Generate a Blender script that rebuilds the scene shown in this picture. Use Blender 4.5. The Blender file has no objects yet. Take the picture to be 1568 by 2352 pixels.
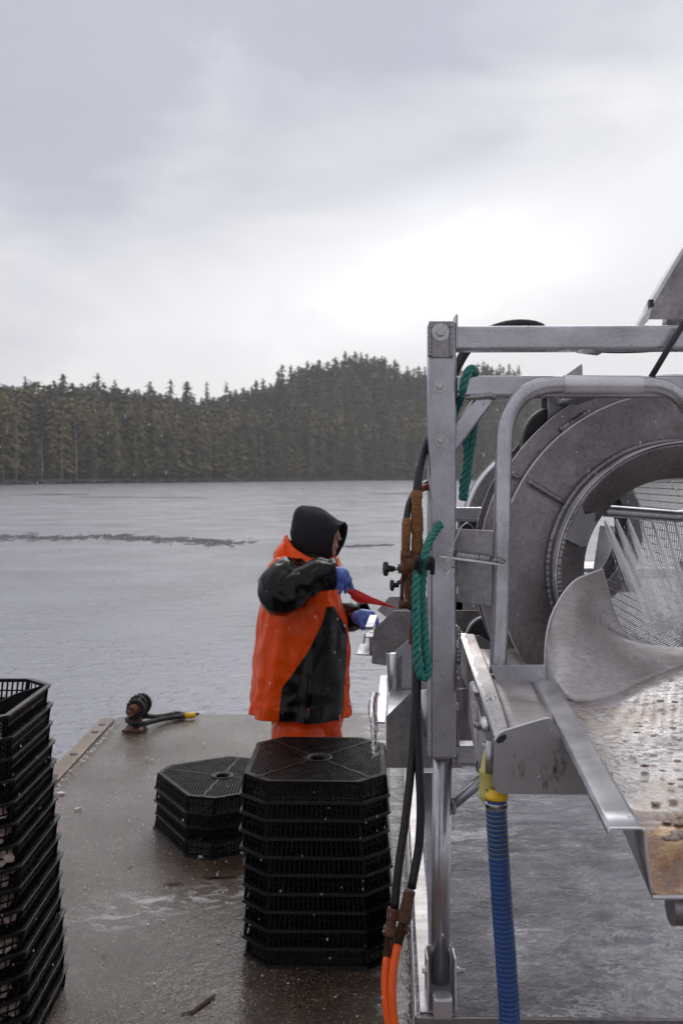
import bpy, bmesh, math, random
import numpy as np
from mathutils import Vector, Matrix, noise as mnoise
random.seed(7); RNG = np.random.default_rng(7)
R = math.radians
SC = bpy.context.scene
COL = SC.collection

# ---------------------------------------------------------------- camera
CU, CV, CF, CH = 784.0, 1091.0, 2286.0, 1.80      # sighting: centre column, horizon row, focal length, eye height
cam_d = bpy.data.cameras.new("camera")
cam = bpy.data.objects.new("camera", cam_d); COL.objects.link(cam)
cam.location = (0, 0, CH); cam.rotation_euler = (R(90), 0, 0)
cam_d.sensor_fit = 'VERTICAL'; cam_d.sensor_height = 36.0; cam_d.sensor_width = 24.0
cam_d.lens = 36.0 * CF / 2352.0
cam_d.shift_y = -(1176.0 - CV) / 2352.0
cam_d.clip_start = 0.05; cam_d.clip_end = 6000
cam_d.dof.use_dof = True; cam_d.dof.focus_distance = 3.1; cam_d.dof.aperture_fstop = 5.6
SC.camera = cam

# ---------------------------------------------------------------- world: overcast sky
W = bpy.data.worlds.new("World"); SC.world = W; W.use_nodes = True
def world():
    nt = W.node_tree; N = nt.nodes; L = nt.links
    for n in list(N): N.remove(n)
    def nd(t, **k):
        n = N.new(t)
        for a, b in k.items(): setattr(n, a, b)
        return n
    def mth(op, a, b=None, c=None, clamp=False):
        n = nd('ShaderNodeMath', operation=op, use_clamp=clamp)
        for i, x in enumerate((a, b, c)):
            if x is None: continue
            if isinstance(x, (int, float)): n.inputs[i].default_value = x
            else: L.new(x, n.inputs[i])
        return n.outputs[0]
    tc = nd('ShaderNodeTexCoord'); sep = nd('ShaderNodeSeparateXYZ'); L.new(tc.outputs['Generated'], sep.inputs[0])
    x, y, z = sep.outputs
    front = mth('MULTIPLY_ADD', y, 1.6, 0.35, True)             # 1 towards the bay, 0 behind the viewer
    mp = nd('ShaderNodeMapping'); mp.inputs['Scale'].default_value = (2.2, 2.2, 5.0); mp.inputs['Rotation'].default_value = (0, R(-14), 0)
    L.new(tc.outputs['Generated'], mp.inputs[0])
    nz = nd('ShaderNodeTexNoise'); nz.inputs['Scale'].default_value = 1.9; nz.inputs['Detail'].default_value = 7; nz.inputs['Roughness'].default_value = .5
    nz.inputs['Distortion'].default_value = .4
    L.new(mp.outputs[0], nz.inputs[0])
    n1 = mth('SUBTRACT', nz.outputs[0], .5)
    # cloud deck: pale and low, darker and bluer high on the left
    t = mth('ADD', mth('MULTIPLY_ADD', x, -.30, z), mth('MULTIPLY', n1, .42))
    deck = nd('ShaderNodeValToRGB'); L.new(t, deck.inputs[0])
    e = deck.color_ramp.elements
    e[0].position = .0; e[0].color = (.84, .845, .86, 1)
    e[1].position = .95; e[1].color = (.95, .95, 1.0, 1)
    for p, c in ((.16, (.83, .835, .85, 1)), (.25, (.69, .70, .74, 1)), (.38, (.475, .495, .575, 1)), (.52, (.44, .46, .535, 1))):
        q = e.new(p); q.color = c
    # thin bright place in the cloud
    bx = mth('DIVIDE', mth('SUBTRACT', x, mth('MULTIPLY_ADD', z, 1.5, -.245)), .15)
    bz = mth('DIVIDE', mth('SUBTRACT', z, .195), .075)
    r2 = mth('ADD', mth('ADD', mth('MULTIPLY', bx, bx), mth('MULTIPLY', bz, bz)), mth('MULTIPLY', n1, -5.0))
    g = mth('MULTIPLY', mth('POWER', 2.718, mth('MULTIPLY', r2, -1.0)), mth('MULTIPLY_ADD', n1, .6, .24))
    g = mth('MULTIPLY', g, mth('MAXIMUM', y, 0))
    add = nd('ShaderNodeVectorMath', operation='ADD'); L.new(deck.outputs[0], add.inputs[0])
    comb = nd('ShaderNodeCombineXYZ')
    for i in range(3): L.new(g, comb.inputs[i])
    L.new(comb.outputs[0], add.inputs[1])
    # behind the viewer the cover is heavier
    back = nd('ShaderNodeMixRGB'); back.inputs[1].default_value = (.50, .485, .53, 1)
    L.new(front, back.inputs[0]); L.new(add.outputs[0], back.inputs[2])
    sky = nd('ShaderNodeTexSky', sky_type='NISHITA', sun_disc=False, sun_elevation=R(42), sun_rotation=R(-10))
    sky.air_density = 1; sky.dust_density = 4
    skb = nd('ShaderNodeBackground'); skb.inputs[1].default_value = .05; L.new(sky.outputs[0], skb.inputs[0])
    clb = nd('ShaderNodeBackground'); clb.inputs[1].default_value = 1.0; L.new(back.outputs[0], clb.inputs[0])
    mix = nd('ShaderNodeMixShader'); mix.inputs[0].default_value = .97
    L.new(skb.outputs[0], mix.inputs[1]); L.new(clb.outputs[0], mix.inputs[2])
    out = nd('ShaderNodeOutputWorld'); L.new(mix.outputs[0], out.inputs[0])
world()

# ---------------------------------------------------------------- sun through cloud, exposure
sun_d = bpy.data.lights.new("sun", 'SUN'); sun_d.energy = 1.2; sun_d.angle = R(40); sun_d.color = (1, .97, .94)
sun = bpy.data.objects.new("sun", sun_d); COL.objects.link(sun)
sun.rotation_euler = (R(-48), 0, R(-10)); sun.location = (0, 0, 30)
SC.view_settings.view_transform = 'Standard'; SC.view_settings.look = 'None'
SC.view_settings.exposure = 0.25; SC.view_settings.gamma = 1.0; SC.view_settings.use_curve_mapping = False
SC.cycles.max_bounces = 8; SC.cycles.transparent_max_bounces = 24
SC.cycles.volume_bounces = 0
SC.cycles.use_denoising = True

# ---------------------------------------------------------------- helpers
def P(u, v, d):
    """the point d metres ahead that is sighted at column u, row v"""
    return Vector(((u - CU) / CF * d, d, CH - (v - CV) / CF * d))

def tag(o, label=None, cat=None, group=None, kind=None):
    if label: o['label'] = label
    if cat: o['category'] = cat
    if group: o['group'] = group
    if kind: o['kind'] = kind
    return o

def thing(name, loc, label, cat, group=None):
    o = bpy.data.objects.new(name, None); COL.objects.link(o)
    o.location = loc; o.empty_display_size = .1
    return tag(o, label, cat, group)

def wloc(o):
    v = Vector((0, 0, 0))
    while o is not None:
        v += o.location; o = o.parent
    return v

def frame_from(t):
    t = t.normalized()
    up = Vector((0, 0, 1)) if abs(t.z) < .95 else Vector((0, 1, 0))
    a = t.cross(up).normalized(); b = t.cross(a).normalized()
    return a, b

def smooth_path(pts, n=8, closed=False):
    """Catmull-Rom through pts"""
    pts = [Vector(p) for p in pts]; out = []; m = len(pts)
    for i in range(m if closed else m - 1):
        if closed: p0, p1, p2, p3 = pts[i - 1], pts[i], pts[(i + 1) % m], pts[(i + 2) % m]
        else: p0, p1, p2, p3 = pts[max(i - 1, 0)], pts[i], pts[i + 1], pts[min(i + 2, m - 1)]
        for k in range(n):
            t = k / n
            out.append(.5 * ((2 * p1) + (p2 - p0) * t + (2 * p0 - 5 * p1 + 4 * p2 - p3) * t * t + (3 * p1 - p0 - 3 * p2 + p3) * t ** 3))
    if not closed: out.append(pts[-1].copy())
    return out

def resample(pts, step):
    out = [pts[0].copy()]; acc = 0
    for a, b in zip(pts, pts[1:]):
        l = (b - a).length
        if l < 1e-9: continue
        s = step - acc
        while s <= l:
            out.append(a.lerp(b, s / l)); s += step
        acc = (acc + l) % step
    return out

def frames(path, closed=False):
    n = len(path); T = []
    for i in range(n):
        if closed: t = path[(i + 1) % n] - path[i - 1]
        else: t = path[min(i + 1, n - 1)] - path[max(i - 1, 0)]
        T.append(t.normalized())
    a, b = frame_from(T[0]); F = []
    for i in range(n):
        a = (a - T[i] * a.dot(T[i])).normalized(); b = T[i].cross(a)
        F.append((a.copy(), b.copy(), T[i]))
    return F

class MB:
    """collects geometry in world coordinates; build() links it as one mesh object"""
    def __init__(s): s.v = []; s.f = []; s.m = []; s.sm = []
    def add(s, vs, fs, mi=0, smooth=False):
        k = len(s.v); s.v += [tuple(v) for v in vs]
        for f in fs: s.f.append(tuple(i + k for i in f)); s.m.append(mi); s.sm.append(smooth)
        return s
    def box(s, c, size, ax=None, mi=0):
        c = Vector(c); h = [x / 2 for x in size]
        A = ax or (Vector((1, 0, 0)), Vector((0, 1, 0)), Vector((0, 0, 1)))
        vs = [c + A[0] * (i * h[0]) + A[1] * (j * h[1]) + A[2] * (k * h[2]) for i in (-1, 1) for j in (-1, 1) for k in (-1, 1)]
        return s.add(vs, [(0, 1, 3, 2), (4, 6, 7, 5), (0, 4, 5, 1), (2, 3, 7, 6), (0, 2, 6, 4), (1, 5, 7, 3)], mi)
    def bar(s, a, b, w, h, up=(0, 0, 1), mi=0):
        a = Vector(a); b = Vector(b); t = (b - a).normalized(); up = Vector(up)
        x = t.cross(up).normalized(); z = x.cross(t)
        return s.box((a + b) / 2, (w, (b - a).length, h), (x, t, z), mi)
    def plate(s, pts, off, mi=0):
        """polygon pts thickened by the vector off"""
        pts = [Vector(p) for p in pts]; off = Vector(off); n = len(pts)
        vs = pts + [p + off for p in pts]
        fs = [tuple(range(n)), tuple(range(2 * n - 1, n - 1, -1))] + [(i, i + n, (i + 1) % n + n, (i + 1) % n) for i in range(n)]
        return s.add(vs, fs, mi)
    def tube(s, path, r, n=12, closed=False, caps=True, mi=0, smooth=True):
        path = [Vector(p) for p in path]; F = frames(path, closed); m = len(path); vs = []
        for i, p in enumerate(path):
            rr = r(i / max(m - 1, 1)) if callable(r) else (r[i] if isinstance(r, (list, tuple)) else r)
            for k in range(n):
                a = 2 * math.pi * k / n
                vs.append(p + F[i][0] * (rr * math.cos(a)) + F[i][1] * (rr * math.sin(a)))
        fs = []
        for i in range(m if closed else m - 1):
            j = (i + 1) % m
            for k in range(n):
                q = (k + 1) % n
                fs.append((i * n + k, i * n + q, j * n + q, j * n + k))
        s.add(vs, fs, mi, smooth)
        if caps and not closed:
            k0 = len(s.v) - m * n
            s.f.append(tuple(k0 + k for k in range(n - 1, -1, -1))); s.m.append(mi); s.sm.append(False)
            s.f.append(tuple(k0 + (m - 1) * n + k for k in range(n))); s.m.append(mi); s.sm.append(False)
        return s
    def grid(s, rows, closed_u=False, mi=0, smooth=True, thick=None):
        """rows of points -> quads; thick gives a back sheet offset by that vector or function of (i,j)"""
        m = len(rows); n = len(rows[0]); vs = [Vector(p) for r_ in rows for p in r_]
        fs = []
        for i in range(m - 1):
            for k in range(n if closed_u else n - 1):
                q = (k + 1) % n
                fs.append((i * n + k, i * n + q, (i + 1) * n + q, (i + 1) * n + k))
        if thick is not None:
            off = Vector(thick); k0 = len(vs); vs += [v + off for v in vs]
            fs += [tuple(k0 + i for i in reversed(f)) for f in fs]
            if not closed_u:
                for i in range(m - 1):
                    for k in (0, n - 1):
                        a, b = i * n + k, (i + 1) * n + k
                        fs.append((a, b, b + k0, a + k0) if k == 0 else (b, a, a + k0, b + k0))
            for k in range(n if closed_u else n - 1):
                q = (k + 1) % n
                fs.append((q, k, k + k0, q + k0)); a = (m - 1) * n
                fs.append((a + k, a + q, a + q + k0, a + k + k0))
        return s.add(vs, fs, mi, smooth)
    def lathe(s, c, axis, prof, n=32, mi=0, smooth=True, a0=0, a1=2 * math.pi):
        """prof: list of (radius, distance along axis)"""
        c = Vector(c); axis = Vector(axis).normalized(); a, b = frame_from(axis); full = a1 - a0 > 6.28
        rows = []
        for r_, d in prof:
            rows.append([c + axis * d + a * (r_ * math.cos(a0 + (a1 - a0) * k / (n if full else n - 1))) + b * (r_ * math.sin(a0 + (a1 - a0) * k / (n if full else n - 1))) for k in range(n)])
        return s.grid(rows, full, mi, smooth)
    def ball(s, c, r, n=8, m=6, mi=0):
        c = Vector(c); rr = Vector(r) if not isinstance(r, (int, float)) else Vector((r, r, r))
        rows = [[c + Vector((rr.x * math.sin(math.pi * i / m) * math.cos(2 * math.pi * k / n), rr.y * math.sin(math.pi * i / m) * math.sin(2 * math.pi * k / n), rr.z * math.cos(math.pi * i / m))) for k in range(n)] for i in range(m + 1)]
        return s.grid(rows, True, mi, True)
    def bead(s, path, r, step=None, n=7, mi=0, jit=.25):
        """a stacked weld bead"""
        step = step or r * .55
        pts = resample([Vector(p) for p in path], step)
        if len(pts) < 2: return s
        rad = [r * (1 + (.16 if i % 3 == 0 else -.10 if i % 3 == 1 else .02) + jit * (random.random() - .5)) for i in range(len(pts))]
        rad[0] *= .5; rad[-1] *= .5
        return s.tube(pts, rad, n, mi=mi)
    def build(s, name, mats, parent=None, bevel=0, seg=2, label=None, recalc=True):
        o0 = wloc(parent) if parent else Vector((0, 0, 0))
        me = bpy.data.meshes.new(name)
        me.from_pydata([(x - o0.x, y - o0.y, z - o0.z) for x, y, z in s.v], [], s.f)
        if not isinstance(mats, (list, tuple)): mats = [mats]
        for m_ in mats: me.materials.append(m_)
        if len(mats) > 1: me.polygons.foreach_set('material_index', s.m)
        me.polygons.foreach_set('use_smooth', s.sm)
        if recalc:
            bm = bmesh.new(); bm.from_mesh(me); bmesh.ops.recalc_face_normals(bm, faces=bm.faces); bm.to_mesh(me); bm.free()
        me.update()
        o = bpy.data.objects.new(name, me); COL.objects.link(o)
        if parent: o.parent = parent
        if bevel:
            b = o.modifiers.new('bevel', 'BEVEL'); b.width = bevel; b.segments = seg; b.limit_method = 'ANGLE'; b.angle_limit = R(40)
            b.harden_normals = False
        if label: o['label'] = label
        return o

def rope_mb(mb, path, r, pitch, strands=3, n=10, step=None, mi=0, ridges=4):
    """laid rope: strands twisted about the path"""
    pts = resample(smooth_path(path, 10), step or pitch / 10)
    F = frames(pts); sr = r * .52; acc = 0; ang = []
    for i in range(len(pts)):
        if i: acc += (pts[i] - pts[i - 1]).length
        ang.append(acc / pitch * 2 * math.pi)
    for s_ in range(strands):
        vs = []; fs = []
        cl = [p + (F[i][0] * math.cos(ang[i] + s_ * 2 * math.pi / strands) + F[i][1] * math.sin(ang[i] + s_ * 2 * math.pi / strands)) * (r * .5) for i, p in enumerate(pts)]
        FF = frames(cl)
        for i, p in enumerate(cl):
            for k in range(n):
                a = 2 * math.pi * k / n
                rr = sr * (1 + .05 * math.cos(ridges * a * 2))
                vs.append(p + FF[i][0] * (rr * math.cos(a)) + FF[i][1] * (rr * math.sin(a)))
        for i in range(len(cl) - 1):
            for k in range(n):
                q = (k + 1) % n
                fs.append((i * n + k, i * n + q, (i + 1) * n + q, (i + 1) * n + k))
        fs.append(tuple(range(n))); fs.append(tuple((len(cl) - 1) * n + k for k in range(n - 1, -1, -1)))
        mb.add(vs, fs, mi, True)
    return mb

# ---------------------------------------------------------------- materials
class NT:
    def __init__(s, name):
        s.m = bpy.data.materials.new(name); s.m.use_nodes = True
        s.t = s.m.node_tree; s.N = s.t.nodes; s.L = s.t.links
        s.b = s.N['Principled BSDF']; s.out = s.N['Material Output']
        s.tc = s.N.new('ShaderNodeTexCoord')
    def put(s, sock, v):
        if v is None: return
        if hasattr(v, 'is_linked'): s.L.new(v, sock)
        elif isinstance(v, (tuple, list)) and len(v) == 3 and sock.type == 'RGBA': sock.default_value = (*v, 1)
        else: sock.default_value = v
    def nd(s, t, **k):
        n = s.N.new(t)
        for a, b in k.items(): setattr(n, a, b)
        return n
    def co(s, scale=(1, 1, 1), rot=(0, 0, 0), src='Object'):
        m = s.nd('ShaderNodeMapping'); m.inputs['Scale'].default_value = scale; m.inputs['Rotation'].default_value = rot
        s.L.new(s.tc.outputs[src], m.inputs[0]); return m.outputs[0]
    def noise(s, scale, detail=4, rough=.55, co=None, dist=0):
        n = s.nd('ShaderNodeTexNoise'); n.inputs['Scale'].default_value = scale; n.inputs['Detail'].default_value = detail
        n.inputs['Roughness'].default_value = rough; n.inputs['Distortion'].default_value = dist
        s.L.new(co if co is not None else s.tc.outputs['Object'], n.inputs['Vector']); return n.outputs[0]
    def vor(s, scale, co=None, feature='F1', out='Distance', rnd=1):
        n = s.nd('ShaderNodeTexVoronoi', feature=feature); n.inputs['Scale'].default_value = scale; n.inputs['Randomness'].default_value = rnd
        s.L.new(co if co is not None else s.tc.outputs['Object'], n.inputs['Vector']); return n.outputs[out]
    def ramp(s, v, stops):
        n = s.nd('ShaderNodeValToRGB'); s.L.new(v, n.inputs[0]); e = n.color_ramp.elements
        while len(e) > 1: e.remove(e[0])
        for i, (p, c) in enumerate(stops):
            q = e[0] if i == 0 else e.new(p)
            q.position = p
            q.color = (c, c, c, 1) if isinstance(c, (int, float)) else (*c, 1)
        return n.outputs[0]
    def mix(s, f, a, b, mode='MIX'):
        n = s.nd('ShaderNodeMixRGB', blend_type=mode)
        s.put(n.inputs[0], f); s.put(n.inputs[1], a); s.put(n.inputs[2], b); return n.outputs[0]
    def math(s, op, a, b=0, clamp=False):
        n = s.nd('ShaderNodeMath', operation=op, use_clamp=clamp); s.put(n.inputs[0], a); s.put(n.inputs[1], b); return n.outputs[0]
    def bump(s, h, strength=.3, dist=.01, normal=None):
        n = s.nd('ShaderNodeBump'); n.inputs['Strength'].default_value = strength; n.inputs['Distance'].default_value = dist
        s.L.new(h, n.inputs['Height'])
        if normal is not None: s.L.new(normal, n.inputs['Normal'])
        return n.outputs[0]
    def set(s, **k):
        M_ = dict(base='Base Color', rough='Roughness', metal='Metallic', normal='Normal', spec='Specular IOR Level', ior='IOR', trans='Transmission Weight', coat='Coat Weight', coatr='Coat Roughness', sheen='Sheen Weight', alpha='Alpha', sss='Subsurface Weight')
        for a, v in k.items(): s.put(s.b.inputs[M_[a]], v)
        return s.m

def m_metal(name, c, r0=.28, r1=.5, metal=.9, brush=(3, 3, 60), streak=.36, dirt=.45, dirtc=(.10, .085, .075), bump=.06, specks=True, drops=False):
    n = NT(name)
    br = n.noise(14, 3, .6, n.co(brush)); cl = n.noise(5, 5, .6); fine = n.noise(120, 2, .5)
    k = n.ramp(cl, [(.35, 1 - streak), (.65, 1.0)]); k2 = n.ramp(br, [(.3, .78), (.7, 1.10)])
    base = n.mix(1, n.mix(1, c, k, 'MULTIPLY'), k2, 'MULTIPLY')
    if specks:
        sp = n.vor(38, n.co((1, 1, .6))); spm = n.ramp(sp, [(.06, 1), (.11, 0)])
        on = n.ramp(n.noise(9, 2), [(.56, 0), (.62, 1)])
        base = n.mix(n.math('MULTIPLY', n.math('MULTIPLY', spm, on), dirt * 1.6, True), base, dirtc)
        bl = n.ramp(n.noise(3.3, 6, .65), [(.56, 0), (.76, 1)])
        base = n.mix(n.math('MULTIPLY', bl, dirt), base, dirtc)
    rg = n.ramp(n.noise(7, 5, .7), [(.3, r0), (.7, r1)])
    nm = n.bump(n.math('ADD', n.math('MULTIPLY', br, .5), fine), bump, .004)
    if drops:
        dr = n.ramp(n.vor(75), [(.0, 1), (.22, 0)]); don = n.ramp(n.noise(22, 2), [(.5, 0), (.58, 1)])
        nm = n.bump(n.math('MULTIPLY', dr, don), .6, .003, nm)
    return n.set(base=base, rough=rg, metal=metal, normal=nm, spec=.5)

def m_plain(name, c, rough=.5, metal=0, var=.25, scale=8, bump=.1, bscale=60, coat=0, spec=.5, rvar=.12):
    n = NT(name)
    k = n.ramp(n.noise(scale, 5, .6), [(.3, 1 - var), (.7, 1 + var * .4)])
    base = n.mix(1, c, k, 'MULTIPLY')
    rg = n.ramp(n.noise(scale * 1.7, 4), [(.3, max(rough - rvar, .03)), (.7, min(rough + rvar, 1))])
    return n.set(base=base, rough=rg, metal=metal, coat=coat, spec=spec, normal=n.bump(n.noise(bscale, 3), bump, .004))

M = {}
M['alu'] = m_metal('wet_aluminium', (.60, .60, .635), .26, .46, .92, (60, 60, 3), drops=True)
M['aluh'] = m_metal('wet_aluminium_rail', (.62, .615, .65), .26, .46, .92, (3, 60, 60), drops=True)
M['pipe'] = m_metal('bent_aluminium_pipe', (.66, .66, .69), .22, .4, .92, (30, 30, 3), dirt=.3)
M['sheet'] = m_metal('grey_sheet_metal', (.40, .385, .39), .3, .5, .88, (4, 4, 4), dirt=.4, drops=True)
M['drum'] = m_metal('brown_grey_drum_plate', (.36, .335, .34), .3, .48, .86, (5, 5, 5), streak=.35, dirt=.35, dirtc=(.06, .05, .048), drops=True)
M['bright'] = m_metal('ground_bright_metal', (.80, .80, .82), .32, .5, .85, (40, 40, 6), streak=.15, dirt=.15)
M['weld'] = m_metal('weld_bead', (.42, .41, .42), .25, .5, .9, (10, 10, 10), streak=.4, dirt=.5, bump=.3)
M['steel'] = m_metal('stainless_fastener', (.62, .62, .62), .18, .35, .95, (8, 8, 8))
M['wire'] = m_plain('dark_wire_mesh', (.055, .05, .052), .35, .5)
M['rubber'] = m_plain('black_rubber', (.022, .021, .022), .42, bump=.2, var=.3)
M['hose'] = m_plain('wet_black_hose', (.009, .009, .010), .28, bump=.35, bscale=160, var=.3)
M['orange_hose'] = m_plain('orange_hose_jacket', (.90, .115, .006), .3, var=.12)
M['knob'] = m_plain('black_knob_plastic', (.02, .02, .021), .32)
M['rim'] = m_plain('black_tray_rim_plastic', (.007, .0065, .008), .3, var=.3, bump=.2, bscale=90, rvar=.12)
M['plastic'] = m_plain('black_tray_plastic', (.0045, .004, .005), .38, var=.4, bump=.3, bscale=90, rvar=.16, spec=.13)
M['yellow'] = m_plain('pale_yellow_nylon', (.62, .55, .16), .4, var=.2, bump=.15)
M['gold'] = m_plain('deep_yellow_nylon', (.85, .52, .015), .35, var=.15)
M['yellow_tape'] = m_plain('yellow_tape', (.85, .50, .01), .4, var=.2)
M['glove'] = m_plain('blue_rubber_glove', (.095, .16, .52), .42, var=.12, bump=.15, bscale=120)
M['redblade'] = m_plain('red_plastic', (.62, .022, .022), .35, var=.1)
M['black_rope'] = m_plain('black_rope_fibre', (.010, .0095, .011), .6, var=.4, bump=.6, bscale=220)
M['hood'] = m_plain('black_fleece', (.009, .009, .012), .9, var=.3, bump=.35, bscale=350)
M['skin'] = m_plain('skin', (.50, .27, .20), .5, var=.12, bump=.1); 
M['dark_eye'] = m_plain('dark_eye', (.03, .02, .018), .3)
M['black_oilskin'] = m_plain('black_oilskin', (.004, .004, .0045), .22, var=.35, bump=.35, bscale=24, rvar=.1, spec=.28)
M['boot'] = m_plain('brown_rubber_boot', (.05, .03, .02), .4)
M['redsleeve'] = m_plain('red_hose_sleeve', (.35, .05, .04), .5)
M['wet_wood'] = m_plain('tan_edge_strip', (.215, .155, .11), .42, var=.4, scale=5, bump=.4, bscale=40)
M['mat_shell'] = m_plain('oyster_shell', (.42, .335, .27), .5, var=.5, scale=40, bump=.8, bscale=60)
M['shell_white'] = m_plain('white_shell_chip', (.74, .70, .66), .45, var=.3, scale=60)
M['rust_bits'] = m_plain('brown_shell_bits', (.22, .10, .04), .6, var=.6, scale=60)
M['weed'] = m_plain('dark_weed', (.060, .028, .013), .7, var=.5, scale=30, spec=.2)

def m_orange():
    n = NT('orange_oilskin')
    k = n.ramp(n.noise(4, 4, .6), [(.3, .8), (.7, 1.05)])
    base = n.mix(1, (.95, .092, .003), k, 'MULTIPLY')
    f = n.noise(7, 3, .5, n.co((2.2, 2.2, .6)), .4); g = n.noise(60, 2)
    nm = n.bump(n.math('ADD', n.math('MULTIPLY', f, 3.0), n.math('MULTIPLY', g, .12)), .35, .02)
    return n.set(base=base, rough=n.ramp(n.noise(9, 4), [(.3, .14), (.7, .30)]), normal=nm, spec=.26)
M['orange'] = m_orange()

def m_rust(name, heavy=.5):
    n = NT(name)
    a = n.noise(16, 6, .7); 
    base = n.ramp(a, [(.3, (.045, .018, .012)), (.5, (.13, .045, .022)), (.68, (.26, .11, .05)), (.85, (.10, .06, .05))])
    return n.set(base=base, rough=n.ramp(n.noise(25, 4), [(.3, .3), (.7, .7)]), metal=.1, normal=n.bump(n.noise(70, 5, .7), .7, .006))
M['rust'] = m_rust('rusty_steel')

def m_tape(nm='brown_tape_wrap', f=1.0):
    n = NT(nm)
    base = n.ramp(n.noise(14, 5, .65), [(.25, (.10 * f, .032 * f, .008)), (.5, (.25 * f, .10 * f, .022)), (.8, (.40 * f, .19 * f, .055))])
    return n.set(base=base, rough=n.ramp(n.noise(30, 3), [(.3, .22), (.7, .5)]), normal=n.bump(n.math('ADD', n.noise(45, 5, .7, n.co((.7, .7, 1.6)), .8), n.noise(150, 2)), .9, .010))
M['tape'] = m_tape(); M['tape_dark'] = m_tape('dark_tape_wrap', .5)

def m_rope():
    n = NT('green_rope_fibre')
    f = n.noise(260, 2, .5, n.co((1, 1, .25)))
    base = n.mix(n.ramp(f, [(.35, 0), (.65, 1)]), (.008, .13, .108), (.030, .28, .235))
    base = n.mix(n.ramp(n.noise(18, 3), [(.55, 0), (.8, .5)]), base, (.03, .16, .13))
    return n.set(base=base, rough=.45, normal=n.bump(f, .6, .004))
M['rope'] = m_rope()

def m_bluehose():
    n = NT('blue_ribbed_hose')
    k = n.ramp(n.noise(10, 4), [(.3, .8), (.7, 1.1)])
    return n.set(base=n.mix(1, (.022, .072, .24), k, 'MULTIPLY'), rough=n.ramp(n.noise(40, 3), [(.3, .25), (.7, .4)]), normal=n.bump(n.noise(120, 2), .2, .003))
M['bluehose'] = m_bluehose()

def m_chute():
    n = NT('stained_chute_metal')
    base = n.mix(n.ramp(n.noise(6, 5, .6), [(.35, 0), (.7, 1)]), (.60, .59, .60), (.76, .75, .77))
    br = n.noise(10, 4, .6, n.co((8, 1.5, 8)))
    base = n.mix(1, base, n.ramp(br, [(.3, .8), (.7, 1.08)]), 'MULTIPLY')
    # rust flecks in drifts, brown staining, a deep brown nose
    drift = n.ramp(n.noise(3.4, 4, .6), [(.385, .06), (.56, 1)])
    f1 = n.ramp(n.noise(38, 5, .7, n.co((.7, 1.3, 1))), [(.555, 0), (.60, 1)]); f2 = n.ramp(n.noise(95, 3, .6, n.co((.7, 1.3, 1))), [(.58, 0), (.64, 1)])
    fl = n.math('MAXIMUM', f1, f2); k = n.math('MULTIPLY', drift, fl)
    fc = n.ramp(n.noise(23, 3), [(.3, (.03, .014, .01)), (.5, (.19, .07, .02)), (.75, (.46, .22, .07))])
    st = n.ramp(n.noise(4, 5, .65), [(.49, 0), (.68, .6)])
    base = n.mix(st, base, (.46, .33, .21))
    base = n.mix(k, base, fc)
    sep = n.nd('ShaderNodeSeparateXYZ'); n.L.new(n.tc.outputs['Object'], sep.inputs[0])
    yy = n.math('ADD', sep.outputs[1], n.math('MULTIPLY', n.math('SUBTRACT', n.noise(9, 4), .5), .16))
    nose = n.ramp(n.math('ADD', yy, 2.0), [(.30, 1), (.40, 0)])
    base = n.mix(n.math('MULTIPLY', nose, .85), base, n.ramp(n.noise(8, 5, .7), [(.36, (.05, .018, .006)), (.5, (.28, .12, .025)), (.62, (.60, .38, .16))]))
    met = n.math('SUBTRACT', .8, n.math('MULTIPLY', n.math('MAXIMUM', n.math('MAXIMUM', k, nose), st), .7), True)
    rg = n.ramp(n.noise(13, 4), [(.3, .12), (.7, .38)])
    wet = n.noise(38, 4, .55, n.co((.5, 1.4, 1)), .8)
    return n.set(base=base, rough=rg, metal=met, normal=n.bump(n.math('ADD', n.math('MULTIPLY', wet, .7), n.math('MULTIPLY', fl, .35)), .38, .010), coat=.5, coatr=.08)
M['chute'] = m_chute()
def m_guard():
    n = NT('brushed_guard_plate')
    br = n.noise(24, 4, .6, n.co((.6, 4, 5), (0, R(25), 0)))
    base = n.mix(1, (.66, .64, .64), n.ramp(br, [(.3, .74), (.7, 1.08)]), 'MULTIPLY')
    base = n.mix(n.ramp(n.noise(3.5, 4), [(.45, 0), (.75, .6)]), base, (.33, .26, .235))
    sp = n.ramp(n.vor(22), [(.05, 1), (.10, 0)]); on = n.ramp(n.noise(5, 2), [(.50, 0), (.60, 1)])
    base = n.mix(n.math('MULTIPLY', sp, on), base, n.ramp(n.noise(15, 2), [(.4, (.05, .025, .015)), (.6, (.45, .22, .06))]))
    return n.set(base=base, rough=n.ramp(n.noise(11, 4), [(.3, .42), (.7, .60)]), metal=.8, normal=n.bump(br, .15, .004))
M['guard'] = m_guard()
def m_blood():
    n = NT('brown_splashed_metal')
    k = n.ramp(n.noise(6, 4), [(.3, .8), (.7, 1.05)])
    base = n.mix(1, (.44, .43, .44), k, 'MULTIPLY')
    run = n.ramp(n.noise(14, 6, .7, n.co((2.0, 1, .7))), [(.56, 0), (.66, .9)])
    base = n.mix(run, base, n.ramp(n.noise(30, 3), [(.35, (.03, .014, .01)), (.65, (.15, .075, .035))]))
    dots = n.ramp(n.vor(34), [(.08, 1), (.13, 0)]); on = n.ramp(n.noise(12, 2), [(.54, 0), (.6, 1)])
    base = n.mix(n.math('MULTIPLY', dots, on), base, (.05, .022, .012))
    return n.set(base=base, rough=.42, metal=n.math('SUBTRACT', .85, n.math('MULTIPLY', run, .7), True), normal=n.bump(n.noise(90, 2), .1, .003))
M['splash'] = m_blood()

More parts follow.
